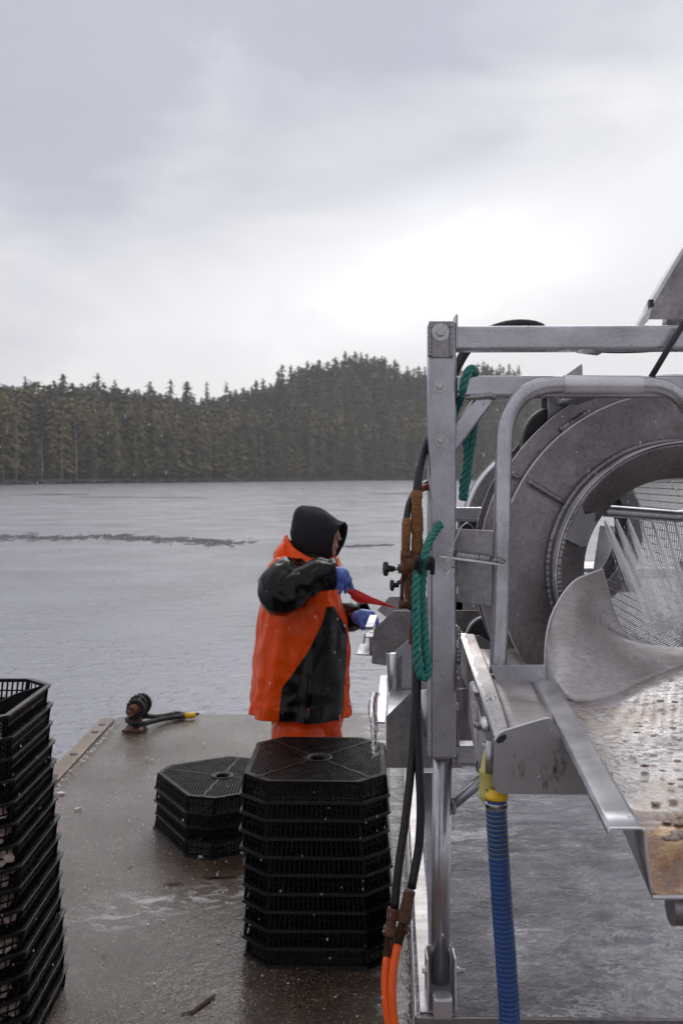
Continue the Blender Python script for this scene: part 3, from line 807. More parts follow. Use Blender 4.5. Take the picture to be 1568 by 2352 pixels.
def rails():
    def rail(name, v0, v1, d, x0=None, x1=1.95, mat='aluh'):
        m = MB(); z0 = P(0, v0, d).z; z1 = P(0, v1, d).z
        a = Vector((PXc + PW / 2, d + .035, (z0 + z1) / 2)); b = Vector((x1, d + .035 - .03, (z0 + z1) / 2 + .001))
        m.bar(a, b, .070, z0 - z1); return m.build(name, M[mat], TB, bevel=.009, seg=3)
    rail('rail', 748, 804, DP + .004); rail('rail', 863, 912, DP + .004)
    # diagonal brace under the second rail
    m = MB(); a = P(1022, 1035, DP + .04); b = P(1118, 908, DP + .04); m.bar(a, b, .050, .056, up=(0, 1, 0)); m.build('brace', M['alu'], TB, bevel=.006)
    weld([P(1068, 913, DP + .002), P(1138, 908, DP + .002)], .0075); weld([P(1140, 906, DP + .004), P(1128, 918, DP + .004)], .006); 
    # short arm carrying the roller hanger
    zz = P(0, 888, DP).z
    m = MB(); m.bar((.715, DP + .07, zz), (.735, 3.42, zz), .07, .062); m.build('roller_arm', M['aluh'], TB, bevel=.008)
    m = MB(); m.bar((.60, 5.95, 1.22), (2.0, 5.9, 1.22), .07, .062); m.build('rail', M['aluh'], TB, bevel=.008)
    # little gusset fin on the second rail
    m = MB(); m.plate([P(1296, 863, DP + .045), P(1335, 835, DP + .045), P(1337, 840, DP + .045), P(1337, 863, DP + .045)], (0, .008, 0)); m.build('gusset_fin', M['alu'], TB, bevel=.002)
    # lower cross members
    m = MB(); a = P(1040, 1728, 3.0); m.bar(a, (1.95, 2.98, a.z), .06, .058); m.build('cross_member', M['aluh'], TB, bevel=.006)
    m = MB(); a = P(1036, 1850, DP + .05); b = P(1122, 1778, 2.98); m.tube([a, b, b + (b - a) * .5], .0165, 18); m.build('strut', M['pipe'], TB)
    q = a.lerp(b, .02); weld([q + Vector((-.004, -.02, .026)), q + Vector((.004, -.02, .0)), q + Vector((0, -.02, -.024))], .005); 
    # flat bar raking back from the foot
    m = MB(); m.plate([P(972, 1775, 3.35), P(992, 1775, 3.35), P(992, 2215, 2.965), P(984, 2215, 2.965)], (.004, .008, 0)); m.build('raking_flat', M['alu'], TB, bevel=.001)
    # electrical bits slung under the top rail
    m = MB(); m.tube(smooth_path([P(1352, 803, 2.99), P(1400, 807, 3.0), P(1470, 806, 3.0), P(1530, 801, 3.0)], 6), .006, 8); m.tube([P(1358, 800, 2.96), P(1358, 812, 2.96)], .006, 8); m.build('cable', M['rubber'], TB)
    m = MB(); m.plate([P(1329, 806, 2.93), P(1352, 800, 2.93), P(1385, 803, 2.93), P(1380, 812, 2.93)], (0, .05, 0)); m.build('cable_clip', M['alu'], TB)
    # clinging drops below both rails
    m = MB()
    for v, ua, ub, n in ((805, 1050, 1566, 70), (914, 1150, 1300, 10)):
        for _ in range(n):
            u = random.uniform(ua, ub); r_ = random.choice((.0022, .003, .003, .004)); p = P(u, v - .3, DP + random.uniform(.006, .02)); m.ball((p.x, p.y, p.z), (r_ * 1.35, r_ * 1.2, r_ * random.uniform(.8, 1.5)), 8, 5)
    tag(m.build('clinging_drops', M['drop'], TB), None, None, None, 'stuff')
rails()

def hoop():
    d = 2.815; m = MB()
    pts = [P(1143, 1545, d), P(1145, 1480, d), P(1149, 1380, d), P(1152, 1250, d), P(1154, 1120, d), P(1156, 1035, d)]
    arc = [P(1159, 985, d), P(1172, 945, d), P(1197, 911, d), P(1233, 891, d), P(1275, 884.5, d)]
    top = [P(1330, 884, d), P(1475, 884, d)]
    ar2 = [P(1520, 889, d), P(1556, 908, d), P(1586, 945, d), P(1602, 990, d)]
    rest = [P(1608, 1040, d), P(1610, 1120, d), P(1612, 1545, d)]
    path = resample(smooth_path(pts + arc + top + ar2 + rest, 8), .012)
    m.tube(path, .0240, 28); m.build('hoop_guard', M['pipe'], TB)
    s = MB(); s.tube([P(1292, 883.5, d), P(1472, 884, d)], .0268, 32); s.build('hoop_sleeve', M['bright'], TB, bevel=.001)
    # bracket plate between post and hoop, shelf strip with a fat weld
    b = MB(); b.plate([P(1042, 1214, DP + .01), P(1136, 1219, DP - .04), P(1134, 1393, DP - .04), P(1044, 1382, DP + .01)], (.0, .006, 0)); b.build('hoop_bracket', M['sheet'], TB, bevel=.001)
    s = MB(); a = P(1008, 1281, DP - .05); e = P(1165, 1299, DP - .10)
    s.plate([P(1008, 1281, 2.80), P(1160, 1301, 2.775), P(1160, 1299, 2.84), P(1040, 1283, 2.86)], (0, 0, .006)); s.build('latch_shelf', M['bright'], TB, bevel=.001)
    weld([P(1046, 1275, 2.855), P(1090, 1280, 2.845), P(1130, 1285, 2.83)], .0085, step=.004, jit=.5); weld([P(1128, 1287, 2.80), P(1150, 1288, 2.785), P(1157, 1297, 2.785)], .0085, step=.004); 
    weld([P(1133.5, 1224, DP - .045), P(1131, 1392, DP - .045)], .003); 
    # wire snap pin
    pn = MB()
    pn.tube(smooth_path([P(1088, 1216, 2.86), P(1080, 1205, 2.83), P(1070, 1202, 2.80), P(1058, 1212, 2.79), P(1047, 1236, 2.785), P(1038, 1258, 2.78), P(1035, 1270, 2.775), P(1026, 1292, 2.77), P(1019, 1311, 2.77), P(1021, 1320, 2.77), P(1028, 1318, 2.77), P(1036, 1306, 2.78), P(1043, 1303, 2.80), P(1050, 1306, 2.85)], 6), .0021, 8)
    pn.tube(smooth_path([P(1031, 1266, 2.772), P(1038, 1273, 2.775), P(1030, 1296, 2.77), P(1023, 1314, 2.77), P(1021, 1321, 2.77)], 6), .0021, 8)
    pn.build('snap_pin', M['steel'], TB)
    # cross plate the hoop stands behind
    c = MB(); c.plate([P(1124, 1528, 2.785), P(1252, 1527, 2.785), P(1252, 1590, 2.785), P(1150, 1592, 2.785)], (0, .006, 0)); c.build('cross_plate', M['alu'], TB, bevel=.001)
hoop()

def drum():
    n = 96
    def annulus(name, d, r0, r1, th, mat, d0=None):
        c = ctr(d); m = MB(); dd = 0 if d0 is None else d0
        m.lathe(c, AX, [(r0, dd), (r1, 0), (r1, th), (r0, dd + th), (r0, dd)], n, smooth=False); return m.build(name, M[mat], TB)
    annulus('front_flange', 3.12, .395, .560, .010, 'drum')
    rim = MB(); c = ctr(3.12)
    rim.lathe(c, AX, [(.5605, -.002), (.5655, -.002), (.5655, .012), (.5605, .012), (.5605, -.002)], n, smooth=False); rim.build('flange_rim', M['bright'], TB)
    annulus('outer_flange', 3.15, .50, .618, .006, 'drum')
    annulus('rear_flange', 3.40, .40, .614, .006, 'drum')
    for d, r_ in ((3.149, .6185), (3.399, .6145)):
        m = MB(); m.lathe(ctr(d), AX, [(r_, 0), (r_ + .002, 0), (r_ + .002, .007), (r_, .007), (r_, 0)], n, smooth=False); m.build('flange_rim', M['bright'], TB)
    m = MB(); m.lathe(ctr(3.15), AX, [(.43, 0), (.43, .26)], n); m.build('roller_track', M['drum'], TB)
    m = MB(); m.lathe(ctr(2.985), AX, [(.404, .145), (.404, 0), (.400, 0), (.400, .05)], n); m.build('neck', M['drum'], TB)
    m = MB(); m.lathe(ctr(2.985), AX, [(.4042, .0), (.4025, -.0015), (.4005, .0)], n); m.build('neck_rim', M['bright'], TB)
    m = MB(); m.lathe(ctr(3.02), AX, [(.398, 0), (.293, .10), (.293, .106), (.398, .006)], n, smooth=False); m.build('inner_ring', M['drum'], TB)
    # welds: neck to flange, ring to neck, radial seams, tacks
    def arc(d, r_, a0, a1, k=90):
        c = ctr(d); return [c + Vector((math.cos(R(a0 + (a1 - a0) * i / k)) * r_, 0, math.sin(R(a0 + (a1 - a0) * i / k)) * r_)) for i in range(k + 1)]
    weld(arc(3.113, .408, 60, 330, 200), .0085, step=.006); weld(arc(3.012, .394, 60, 330, 200), .0065, step=.0045, jit=.5); 
    w = MB()
    for a in (149, 29, 269): 
        c = ctr(3.115); q = Vector((math.cos(R(a)), 0, math.sin(R(a)))); t = Vector((-q.z, 0, q.x))
        weld([c + q * .412, c + q * .555], .0075, step=.009, jit=.1); weld([c + q * .57 + t * .004 + Vector((0, .027, 0)), c + q * .612 + t * .004 + Vector((0, .027, 0))], .0075, step=.009, jit=.1)
    for a0, a1 in ((118, 130), (163, 166), (70, 80)): weld(arc(3.145, .572, a0, a1, 14), .007)
    
    # patch ground bright on the inner ring
    p = MB(); c = ctr(3.02)
    def rp(r_, a):
        t = (.398 - r_) / .105; return c + Vector((math.cos(R(a)) * r_, t * .10 - .0025, math.sin(R(a)) * r_))
    out = []; rr = random.Random(5)
    for i in range(15): out.append(rp(.386, 146 + i * 1.25))
    for i in range(5): out.append(rp(.375 - i * .019, 164 + rr.uniform(-3.5, 2.0)))
    for i in range(15): out.append(rp(.296, 165 - i * 1.25))
    for i in range(5): out.append(rp(.305 + i * .016, 147 + rr.uniform(-2.5, 2.5)))
    p.plate(out, (0, .0012, 0)); p.build('ground_patch', M['bright'], TB)
    # wire drum: close hoops and wider set long rods
    L0, L1, rad = 3.16, 5.65, .405
    w = MB(); k = 72; r_ = .0020
    d = L0
    while d < L1:
        w.lathe(ctr(d), AX, [(rad - r_, 0), (rad, -r_), (rad + r_, 0), (rad, r_), (rad - r_, 0)], k, smooth=True); d += .031
    w.build('wire_hoops', M['wire'], TB)
    w = MB()
    for i in range(68):
        a = 2 * math.pi * i / 68; q = Vector((math.cos(a), 0, math.sin(a))) * (rad - .003)
        w.tube([ctr(L0) + q, ctr(L1) + q], .0022, 5)
    w.build('wire_rods', M['wire'], TB)
    for i in range(3):
        a = R(50 + i * 120); q = Vector((math.cos(a), 0, math.sin(a))); t = Vector((-q.z, 0, q.x)); m = MB()
        m.plate([ctr(L0) + q * .418 + t * .022, ctr(L0) + q * .418 - t * .022, ctr(L1) + q * .418 - t * .022, ctr(L1) + q * .418 + t * .022], q * .012); m.build('drum_strap', M['alu'], TB)
    annulus('far_flange', 5.62, .37, .49, .01, 'alu'); annulus('far_flange', 5.44, .40, .475, .008, 'sheet')
    m = MB(); m.lathe(ctr(5.44), AX, [(.476, 0), (.484, 0), (.484, .19), (.476, .19)], n); m.build('far_band', M['bright'], TB)
    # feed hopper behind the far end
    m = MB(); m.plate([P(1377, 1207, 5.85), P(1416, 1209, 5.85), P(1413, 1285, 5.85), P(1400, 1330, 5.85), P(1360, 1318, 5.85), P(1363, 1300, 5.85)], (0, .006, 0)); m.build('feed_plate', M['alu'], TB)
    m = MB(); m.plate([P(1330, 1318, 5.84), P(1470, 1318, 5.84), P(1470, 1360, 5.80), P(1330, 1360, 5.80)], (0, .25, .05)); m.build('feed_floor', M['sheet'], TB)
    # roller in the flange groove with its hanger
    c = ctr(3.275) + Vector((-.352, 0, .418)); c = Vector(P(1278, 1014, 3.275))
    m = MB(); m.lathe(c + Vector((0, -.035, 0)), (0, 1, 0), [(.05, 0), (.112, 0), (.118, .006), (.118, .064), (.112, .07), (.05, .07)], 48, smooth=False); ro = m.build('drive_roller', M['rubber'], TB)
    m = MB(); m.lathe(c + Vector((0, -.033, 0)), (0, 1, 0), [(.0, -.004), (.052, -.004), (.052, .07), (0, .07)], 24, smooth=False); m.build('roller_hub', M['rust'], ro)
    h = MB(); q = P(1280, 930, 3.27); h.box((q.x, 3.215, P(0, 930, 3.24).z), (.088, .012, .13)); h.box((q.x, 3.335, P(0, 930, 3.24).z), (.088, .012, .13)); h.bar((q.x, 3.2, P(0, 900, 3.2).z), (q.x, 3.35, P(0, 900, 3.2).z), .088, .03); h.build('roller_hanger', M['sheet'], TB, bevel=.002)
    c2 = ctr(3.275); m = MB()
    for sx, dz in ((-.37, -.62), (.37, -.62)):
        cc = c2 + Vector((sx, 0, -.40)); m.lathe(cc + Vector((0, -.03, 0)), (0, 1, 0), [(0, 0), (.085, 0), (.09, .006), (.09, .055), (.085, .06), (0, .06)], 36, smooth=False)
    m.build('lower_rollers', M['rubber'], TB)
    # spray pipe and elbow
    m = MB(); a = P(1385, 1173, 3.40); b = P(1556, 1186, 3.40)
    path = [a, b.lerp(a, .15), b] + [P(1580, 1180, 3.38), P(1592, 1160, 3.32), P(1597, 1130, 3.2)]
    m.tube(resample(smooth_path(path, 8), .012), .0205, 18); m.build('spray_pipe', M['pipe'], TB)
drum()

def lid():
    m = MB(); d = DP + .02
    m.plate([P(1490, 733, d), P(1760, 735, d), P(1760, 300, d + .3), P(1568, 582, d), P(1501, 697, d)], (0, .006, 0)); m.build('hopper_lid', M['sheet'], TB, bevel=.001)
    e = MB(); e.plate([P(1456, 757, d - .004), P(1464, 761, d - .004), P(1489, 735, d - .004), P(1500, 700, d - .004), P(1570, 580, d - .004), P(1568, 566, d - .004), P(1494, 690, d - .004), P(1483, 715, d - .004)], (0, .045, 0)); e.build('lid_flange', M['bright'], TB, bevel=.002)
    k = MB(); p = P(1493, 697, d - .01); k.box(p, (.012, .02, .02)); k.build('lid_stop', M['rubber'], TB)
    b = MB(); p = P(1570, 742, d + .1); b.lathe(p + Vector((0, -.02, 0)), (0, 1, 0), [(0, 0), (.06, 0), (.06, .04), (0, .04)], 20, smooth=False); b.build('lid_hinge', M['sheet'], TB)
    s = MB(); s.tube([P(1480, 890, 2.83), P(1532, 803, 2.83), P(1570, 742, 2.83)], .0085, 14); s.tube([P(1565, 750, 2.83), P(1660, 590, 2.83)], .0055, 12); s.build('lid_strut', M['rubber'], TB)
lid()

def chute():
    # rolled guard plate flowing from the drum mouth into the floor
    T = P(1382, 1307, 2.95)
    s1 = smooth_path([T, P(1350, 1319, 2.935), P(1320, 1333, 2.92), P(1291, 1366, 2.90), P(1264, 1418, 2.88), P(1253, 1470, 2.87), P(1250, 1535, 2.86)], 6)
    s2 = smooth_path([T, P(1394, 1350, 2.985), P(1410, 1405, 3.02), P(1436, 1456, 3.05), P(1475, 1482, 3.06), P(1530, 1486, 3.06), P(1640, 1480, 3.06), P(1800, 1440, 3.06)], 6)
    s3 = smooth_path([P(1250, 1535, 2.86), P(1275, 1580, 2.72), P(1318, 1612, 2.68), P(1400, 1600, 2.74), P(1480, 1563, 2.85), P(1560, 1530, 2.95), P(1660, 1495, 3.02), P(1800, 1440, 3.06)], 6)
    def at(path, t):
        L = [0]
        for a, b in zip(path, path[1:]): L.append(L[-1] + (b - a).length)
        x = t * L[-1]
        for i in range(len(path) - 1):
            if x <= L[i + 1] or i == len(path) - 2: return path[i].lerp(path[i + 1], (x - L[i]) / max(L[i + 1] - L[i], 1e-9))
    nt, ns = 26, 30; rows = []
    for i in range(nt + 1):
        t = i / nt; a = at(s1, t); b = at(s2, t); r_ = []
        for j in range(ns + 1):
            s_ = j / ns; base = a.lerp(b, s_); fold = at(s3, s_) - at(s1, 1).lerp(at(s2, 1), s_)
            sag = Vector((.004, .012, -.010)) * (4 * s_ * (1 - s_)) * (math.sin(math.pi * t))
            r_.append(base + fold * (t ** 2.6) + sag)
        rows.append(r_)
    m = MB(); m.grid(rows, thick=(.001, .003, -.002)); m.build('mouth_guard', M['guard'], TB)
    e = MB(); e.tube(s1, .0032, 8); e.tube(s2[:30], .0026, 8); e.build('guard_edge', M['bright'], TB)
    # floor from the fold to the front, then a rolled nose
    front = []; XL0, XR = .556, 1.45
    rows = []
    fold = [rows_ for rows_ in [at(s3, .12 + .88 * j / 28) for j in range(29)]]
    for i in range(13):
        t = i / 12; r_ = []
        for j in range(29):
            f = fold[j]; xe = XL0 + (XR - XL0) * (j / 28) ** 1.25
            end = Vector((xe, 1.93, 1.130)); p = f.lerp(end, t)
            p.z -= .004 * math.sin(math.pi * t); r_.append(p)
        rows.append(r_)
    for dy, dz in ((-.02, -.004), (-.05, -.016), (-.085, -.040), (-.115, -.064), (-.14, -.078), (-.158, -.082)):
        rows.append([Vector((q.x + dy * .02, 1.93 + dy, 1.130 + dz)) for q in rows[12]])
    m = MB(); m.grid(rows, thick=(0, .001, -.004)); m.build('chute_floor', M['chute'], TB)
    nose = MB(); q0 = rows[-1][0]; q1 = rows[-1][-1]; nose.tube([q0 + Vector((0, 0, .0)), q1], .0045, 8); nose.build('chute_nose_edge', M['bright'], TB)
    # side flange strip: a flat top with turned edges and the lip down to the floor
    A0 = P(1213, 1540, 2.90); A1 = P(1256, 1527, 2.90); B0 = P(1398, 1903, 1.775); B1 = P(1478, 1903, 1.775)
    prof = lambda t: (A0.lerp(B0, t), A1.lerp(B1, t))
    rows = []
    for i in range(15):
        t = i / 14; a, b = prof(t); w = b - a; depth = .012 + .104 * max(0, (t - .1) / .9)
        r_ = [a + Vector((-.001, 0, -.007)), a + Vector((.002, 0, -.001)), a + w * .12, a + w * .5, a + w * .86, b + Vector((-.003, 0, -.001)), b + Vector((.001, 0, -.006)), b + Vector((.005, 0, -depth * .45)), b + Vector((.014, 0, -depth))]
        rows.append(r_)
    m = MB(); m.grid(rows, thick=(-.0025, 0, -.0025)); m.build('chute_flange', M['alu'], TB)
    # flange end: turned lip
    m = MB(); m.tube(smooth_path([rows[-1][k] for k in range(9)], 4), .0028, 8); m.build('flange_lip', M['bright'], TB)
    weld([P(1252, 1527, 2.87), P(1248, 1535, 2.87)], .012, 'bright'); a, b = prof(.36); 
    # support foot under the nose
    m = MB(); m.tube([(.60, 1.82, 1.01), (1.4, 1.82, 1.01)], .032, 20); m.build('nose_roller', M['sheet'], TB)
    # stray shells and weed on the floor
    sh = MB(); wd = MB(); rr = random.Random(21)
    for i in range(80):
        u = rr.uniform(1330, 1568); v = rr.uniform(1500, 1990)
        # drop onto the sloping floor
        zf = 1.20 - (2.75 - 2.3) * .085; d = (CH - zf) * CF / (v - CV)
        for _ in range(6):
            zf = 1.130 + max(0, d - 1.93) * .098; d = (CH - zf) * CF / (v - CV)
        p = P(u, v, d)
        if p.x < .60 + .02 * (d - 1.9) or d < 1.9 or d > 2.62: continue
        s_ = .0018 + .0075 * rr.random() ** 2.2; tgt = sh if rr.random() < .5 else wd
        k0 = len(tgt.v); tgt.ball(p + Vector((0, 0, .0005)), (s_ * rr.uniform(.6, 1.9), s_ * rr.uniform(.4, 1.1), s_ * rr.uniform(.12, .30)), 7, 4)
        for q in range(k0, len(tgt.v)): tgt.v[q] = tuple(x_ + rr.uniform(-.22, .22) * s_ * (1, 1, .25)[ax_] for ax_, x_ in enumerate(tgt.v[q]))
    blobs = [(1540, 1925, .017), (1563, 1918, .020), (1552, 1912, .012), (1560, 1890, .012), (1530, 1888, .009), (1505, 1845, .010), (1480, 1775, .009), (1540, 1800, .008), (1500, 1690, .008), (1452, 1742, .006), (1545, 1672, .009), (1515, 1610, .011), (1548, 1612, .009), (1470, 1668, .007), (1500, 1735, .008), (1555, 1748, .009), (1432, 1702, .006), (1560, 1700, .007), (1520, 1770, .007), (1545, 1840, .010), (1562, 1790, .008)]
    for u, v, s_ in blobs:
        zf = 1.133; d = (CH - zf) * CF / (v - CV)
        for _ in range(5): zf = 1.131 + max(0, d - 1.93) * .098; d = (CH - zf) * CF / (v - CV)
        k0 = len(sh.v); sh.ball(P(u, v, d), (s_, s_ * .6, s_ * .3), 11, 6)
        for q in range(k0, len(sh.v)): sh.v[q] = tuple(x_ + rr.uniform(-.13, .13) * s_ * (1, 1, .5)[ax_] for ax_, x_ in enumerate(sh.v[q]))
    tag(sh.build('shell_grit', M['mat_shell'], TB), None, None, None, 'stuff'); tag(wd.build('weed_grit', M['rust_bits'], TB), None, None, None, 'stuff')
chute()

def trough():
    # tilted gutter beneath the chute: flanged left wall, floor, end panel
    Df, Dn = 3.10, 2.30
    le = smooth_path([P(1055, 1455, Df), P(1083, 1552, 2.80), P(1112, 1636, 2.50), P(1135, 1695, Dn + .008)], 5); ri = smooth_path([P(1088, 1456, Df), P(1122, 1540, 2.80), P(1150, 1620, 2.50), P(1169, 1686, Dn + .008)], 5)
    m = MB(); m.grid([[a_.lerp(b_, t_) for t_ in (0, .5, 1)] for a_, b_ in zip(le, ri)], smooth=False, thick=(0, 0, -.006)); m.build('trough_flange', M['guard'], TB, bevel=.0015)
    g_ = MB(); rr = random.Random(2); g_.grid([[a_ + Vector((.0005, 0, .0012)), a_.lerp(b_, rr.uniform(.22, .42)) + Vector((0, 0, .0012))] for a_, b_ in zip(resample(le, .012), resample(ri, .012))], smooth=False); g_.build('ground_edge', M['bright'], TB)
    m = MB(); m.plate([P(1055, 1457, Df), P(1136, 1699, Dn), P(1136, 1760, Dn + .02), P(1058, 1545, Df)], (.003, 0, 0)); m.build('trough_side', M['sheet'], TB)
    fa = [P(1092, 1480, 3.04), P(1126, 1545, 2.80), P(1152, 1620, 2.52), P(1168, 1682, 2.32)]; fb = [P(1180, 1480, 3.04), P(1240, 1560, 2.80), P(1262, 1612, 2.56), P(1270, 1652, 2.34)]
    m = MB(); m.grid([[a_.lerp(b_, t_) + Vector((0, 0, -.012 - .004 * math.sin(math.pi * t_))) for t_ in (0, .25, .5, .75, 1)] for a_, b_ in zip(smooth_path(fa, 5), smooth_path(fb, 5))], thick=(0, 0, -.004)); m.build('trough_floor', M['guard'], TB)
    end = [P(1136, 1702, Dn), P(1145, 1688, Dn), P(1160, 1679, Dn), P(1236, 1656, Dn), P(1262, 1650, Dn), P(1276, 1668, Dn), P(1294, 1703, Dn), P(1352, 1790, Dn), P(1420, 1826, Dn), P(1150, 1824, Dn), P(1137, 1815, Dn), P(1131, 1800, Dn)]
    m = MB(); m.plate(end, (0, .005, 0)); m.build('trough_end', M['splash'], TB)
    h = MB(); h.plate([P(1139, 1702, Dn - .002), P(1147, 1692, Dn - .002), P(1160, 1686, Dn - .002), P(1163, 1694, Dn - .002), P(1156, 1704, Dn - .002), P(1143, 1708, Dn - .002)], (0, .0015, 0)); h.build('drain_hole', M['rubber'], TB)
    e = MB(); e.tube(smooth_path([p + Vector((0, .002, 0)) for p in end[:5]], 6), .0032, 8); e.build('trough_end_edge', M['bright'], TB)
    # slotted tilt bracket, bolted and welded
    br = [P(1080, 1573, 2.60), P(1098, 1620, 2.56), P(1113, 1670, 2.50), P(1118, 1704, 2.46), P(1112, 1762, 2.46), P(1100, 1768, 2.46), P(1079, 1648, 2.58)]
    m = MB(); m.plate(br, (-.005, .0, 0)); m.build('tilt_bracket', M['sheet'], TB, bevel=.001)
    h = MB()
    for u, v in ((1085, 1628), (1088, 1645), (1090, 1660), (1101, 1690), (1102, 1705), (1104, 1719), (1087, 1612)):
        h.lathe(P(u, v, 2.535), (-.6, -.75, 0), [(0, .0), (.0024, 0), (.0024, .002), (0, .002)], 10, smooth=False)
    h.build('bracket_holes', M['bright'], TB)
    b = MB(); hexbolt(b, P(1100, 1665, 2.50), (-1, -.5, 0), .008, .012); b.build('bolt', M['steel'], TB)
    weld([P(1084, 1570, 2.66), P(1092, 1594, 2.60)], .0085, 'bright'); weld([P(1109, 1650, 2.46), P(1117, 1676, 2.40)], .0085, 'bright'); weld([P(1130, 1602, 2.58), P(1145, 1630, 2.53)], .0080, 'bright', step=.004, jit=.5); 
    m = MB(); m.tube(smooth_path([P(1115, 1705, 2.42), P(1112, 1750, 2.42), P(1111, 1768, 2.42)], 5), .010, 12); m.tube([P(1126, 1700, 2.36), P(1124, 1775, 2.36)], .011, 12); m.build('hanger_rod', M['pipe'], TB)
    m = MB(); m.tube(smooth_path([P(1096, 1748, 2.45), P(1094, 1766, 2.44), P(1100, 1774, 2.44)], 5), .0022, 6); m.build('hook_wire', M['rubber'], TB)
trough()

def outlets():
    """side outlets and panels left of the post, stepping back along the machine"""
    def pl(name, pts, d, mat='sheet', th=.005, dy=None):
        m = MB(); m.plate([P(u, v, d + (0 if dy is None else dy[i])) for i, (u, v) in enumerate(pts)], (0, th, 0)); return m.build(name, M[mat], TB, bevel=.001)
    pl('outlet_side', [(1062, 1582), (944, 1590), (887, 1646), (886, 1764), (1062, 1764)], 3.15)
    pl('outlet_side', [(1062, 1450), (958, 1452), (903, 1500), (886, 1501), (892, 1590), (1062, 1586)], 3.62, 'alu')
    m = MB(); m.plate([P(890, 1648, 3.16), P(1060, 1648, 3.16), P(1060, 1583, 3.60), P(895, 1586, 3.60)], (0, 0, -.004)); m.build('outlet_floor', M['bright'], TB)
    m = MB(); m.plate([P(861, 1658, 3.12), P(884, 1658, 3.12), P(891, 1549, 3.60), P(873, 1551, 3.60)], (0, 0, -.006)); m.build('outlet_lip', M['alu'], TB, bevel=.001)
    m = MB(); m.tube([P(902, 1500, 3.60), P(904, 1588, 3.60)], .012, 12); m.build('outlet_hem', M['bright'], TB)
    weld([P(917, 1505, 3.612), P(917, 1582, 3.612)], .005); 
    m = MB(); m.tube([P(975, 1584, 3.10), P(984, 1690, 3.08)], .016, 14); w2 = m.build('outlet_hem', M['pipe'], TB)
    weld([P(967, 1588, 3.13), P(969, 1630, 3.13)], .005); 
    pl('outlet_side', [(1062, 1402), (903, 1403), (858, 1446), (853, 1524), (886, 1529), (944, 1470), (1062, 1470)], 4.20)
    pl('outlet_side', [(1062, 1370), (894, 1370), (866, 1402), (890, 1420), (1062, 1420)], 4.75, 'alu')
    m = MB(); m.plate([P(836, 1462, 4.2), P(856, 1462, 4.2), P(862, 1432, 4.55), P(844, 1436, 4.55)], (0, 0, -.006)); m.build('outlet_lip', M['alu'], TB, bevel=.002)
    m = MB(); m.plate([P(818, 1500, 4.15), P(848, 1502, 4.15), P(848, 1478, 4.45), P(826, 1478, 4.45)], (0, 0, -.008)); m.build('outlet_step', M['bright'], TB, bevel=.003)
    m = MB(); m.box(P(852, 1478, 4.3), (.018, .03, .10)); m.tube([P(838, 1455, 4.2), P(835, 1478, 4.2)], .004, 8); m.build('outlet_post', M['sheet'], TB, bevel=.002)
    m = MB(); m.bar(P(848, 1440, 4.40), P(848, 1440, 4.40) + Vector((.03, .35, 0)), .036, .008); m.build('hand_bar', M['bright'], TB, bevel=.002)
    # panels seen between post and hoop
    pl('side_panel', [(1040, 1330), (1135, 1330), (1135, 1403), (1040, 1403)], 4.75, 'alu')
    pl('side_panel', [(1040, 1402), (1180, 1402), (1180, 1500), (1040, 1500)], 4.25, 'drum')
    pl('side_panel', [(1040, 1460), (1100, 1460), (1130, 1478), (1200, 1545), (1210, 1585), (1040, 1582)], 3.75, 'sheet')
    pl('side_panel', [(1040, 1580), (1110, 1582), (1130, 1690), (1040, 1690)], 3.5, 'drum')
    pl('side_panel', [(1055, 1680), (1105, 1652), (1105, 1710), (1055, 1710)], 3.3, 'sheet')
    pl('side_panel', [(1040, 1760), (1330, 1760), (1330, 1700), (1040, 1700)], 3.62, 'sheet')
    c = P(1122, 1468, 3.9); m = MB(); m.lathe(c, (0, 1, 0), [(0, -.004), (.045, -.004), (.045, 0), (.082, 0), (.09, .006), (.09, .05), (0, .05)], 30, smooth=False); wh = m.build('side_wheel', M['rubber'], TB)
    m = MB(); m.lathe(c, (0, 1, 0), [(.0885, .004), (.092, .004), (.092, .01), (.0885, .01)], 30); m.build('wheel_rim', M['bright'], wh)
    m = MB(); m.bar(P(1092, 1385, 3.95), P(1118, 1440, 3.95), .02, .008); m.build('stay', M['alu'], TB)
    m = MB(); m.bar(P(1044, 1178, 4.4), P(1125, 1178, 4.4), .05, .05); m.bar(P(1044, 1195, 4.4), P(1100, 1196, 4.4), .02, .012); m.build('far_frame', M['alu'], TB, bevel=.004)
    m = MB(); m.box(P(1075, 1215, 4.5), (.09, .10, .10)); m.build('far_motor', M['rubber'], TB, bevel=.01)
outlets()

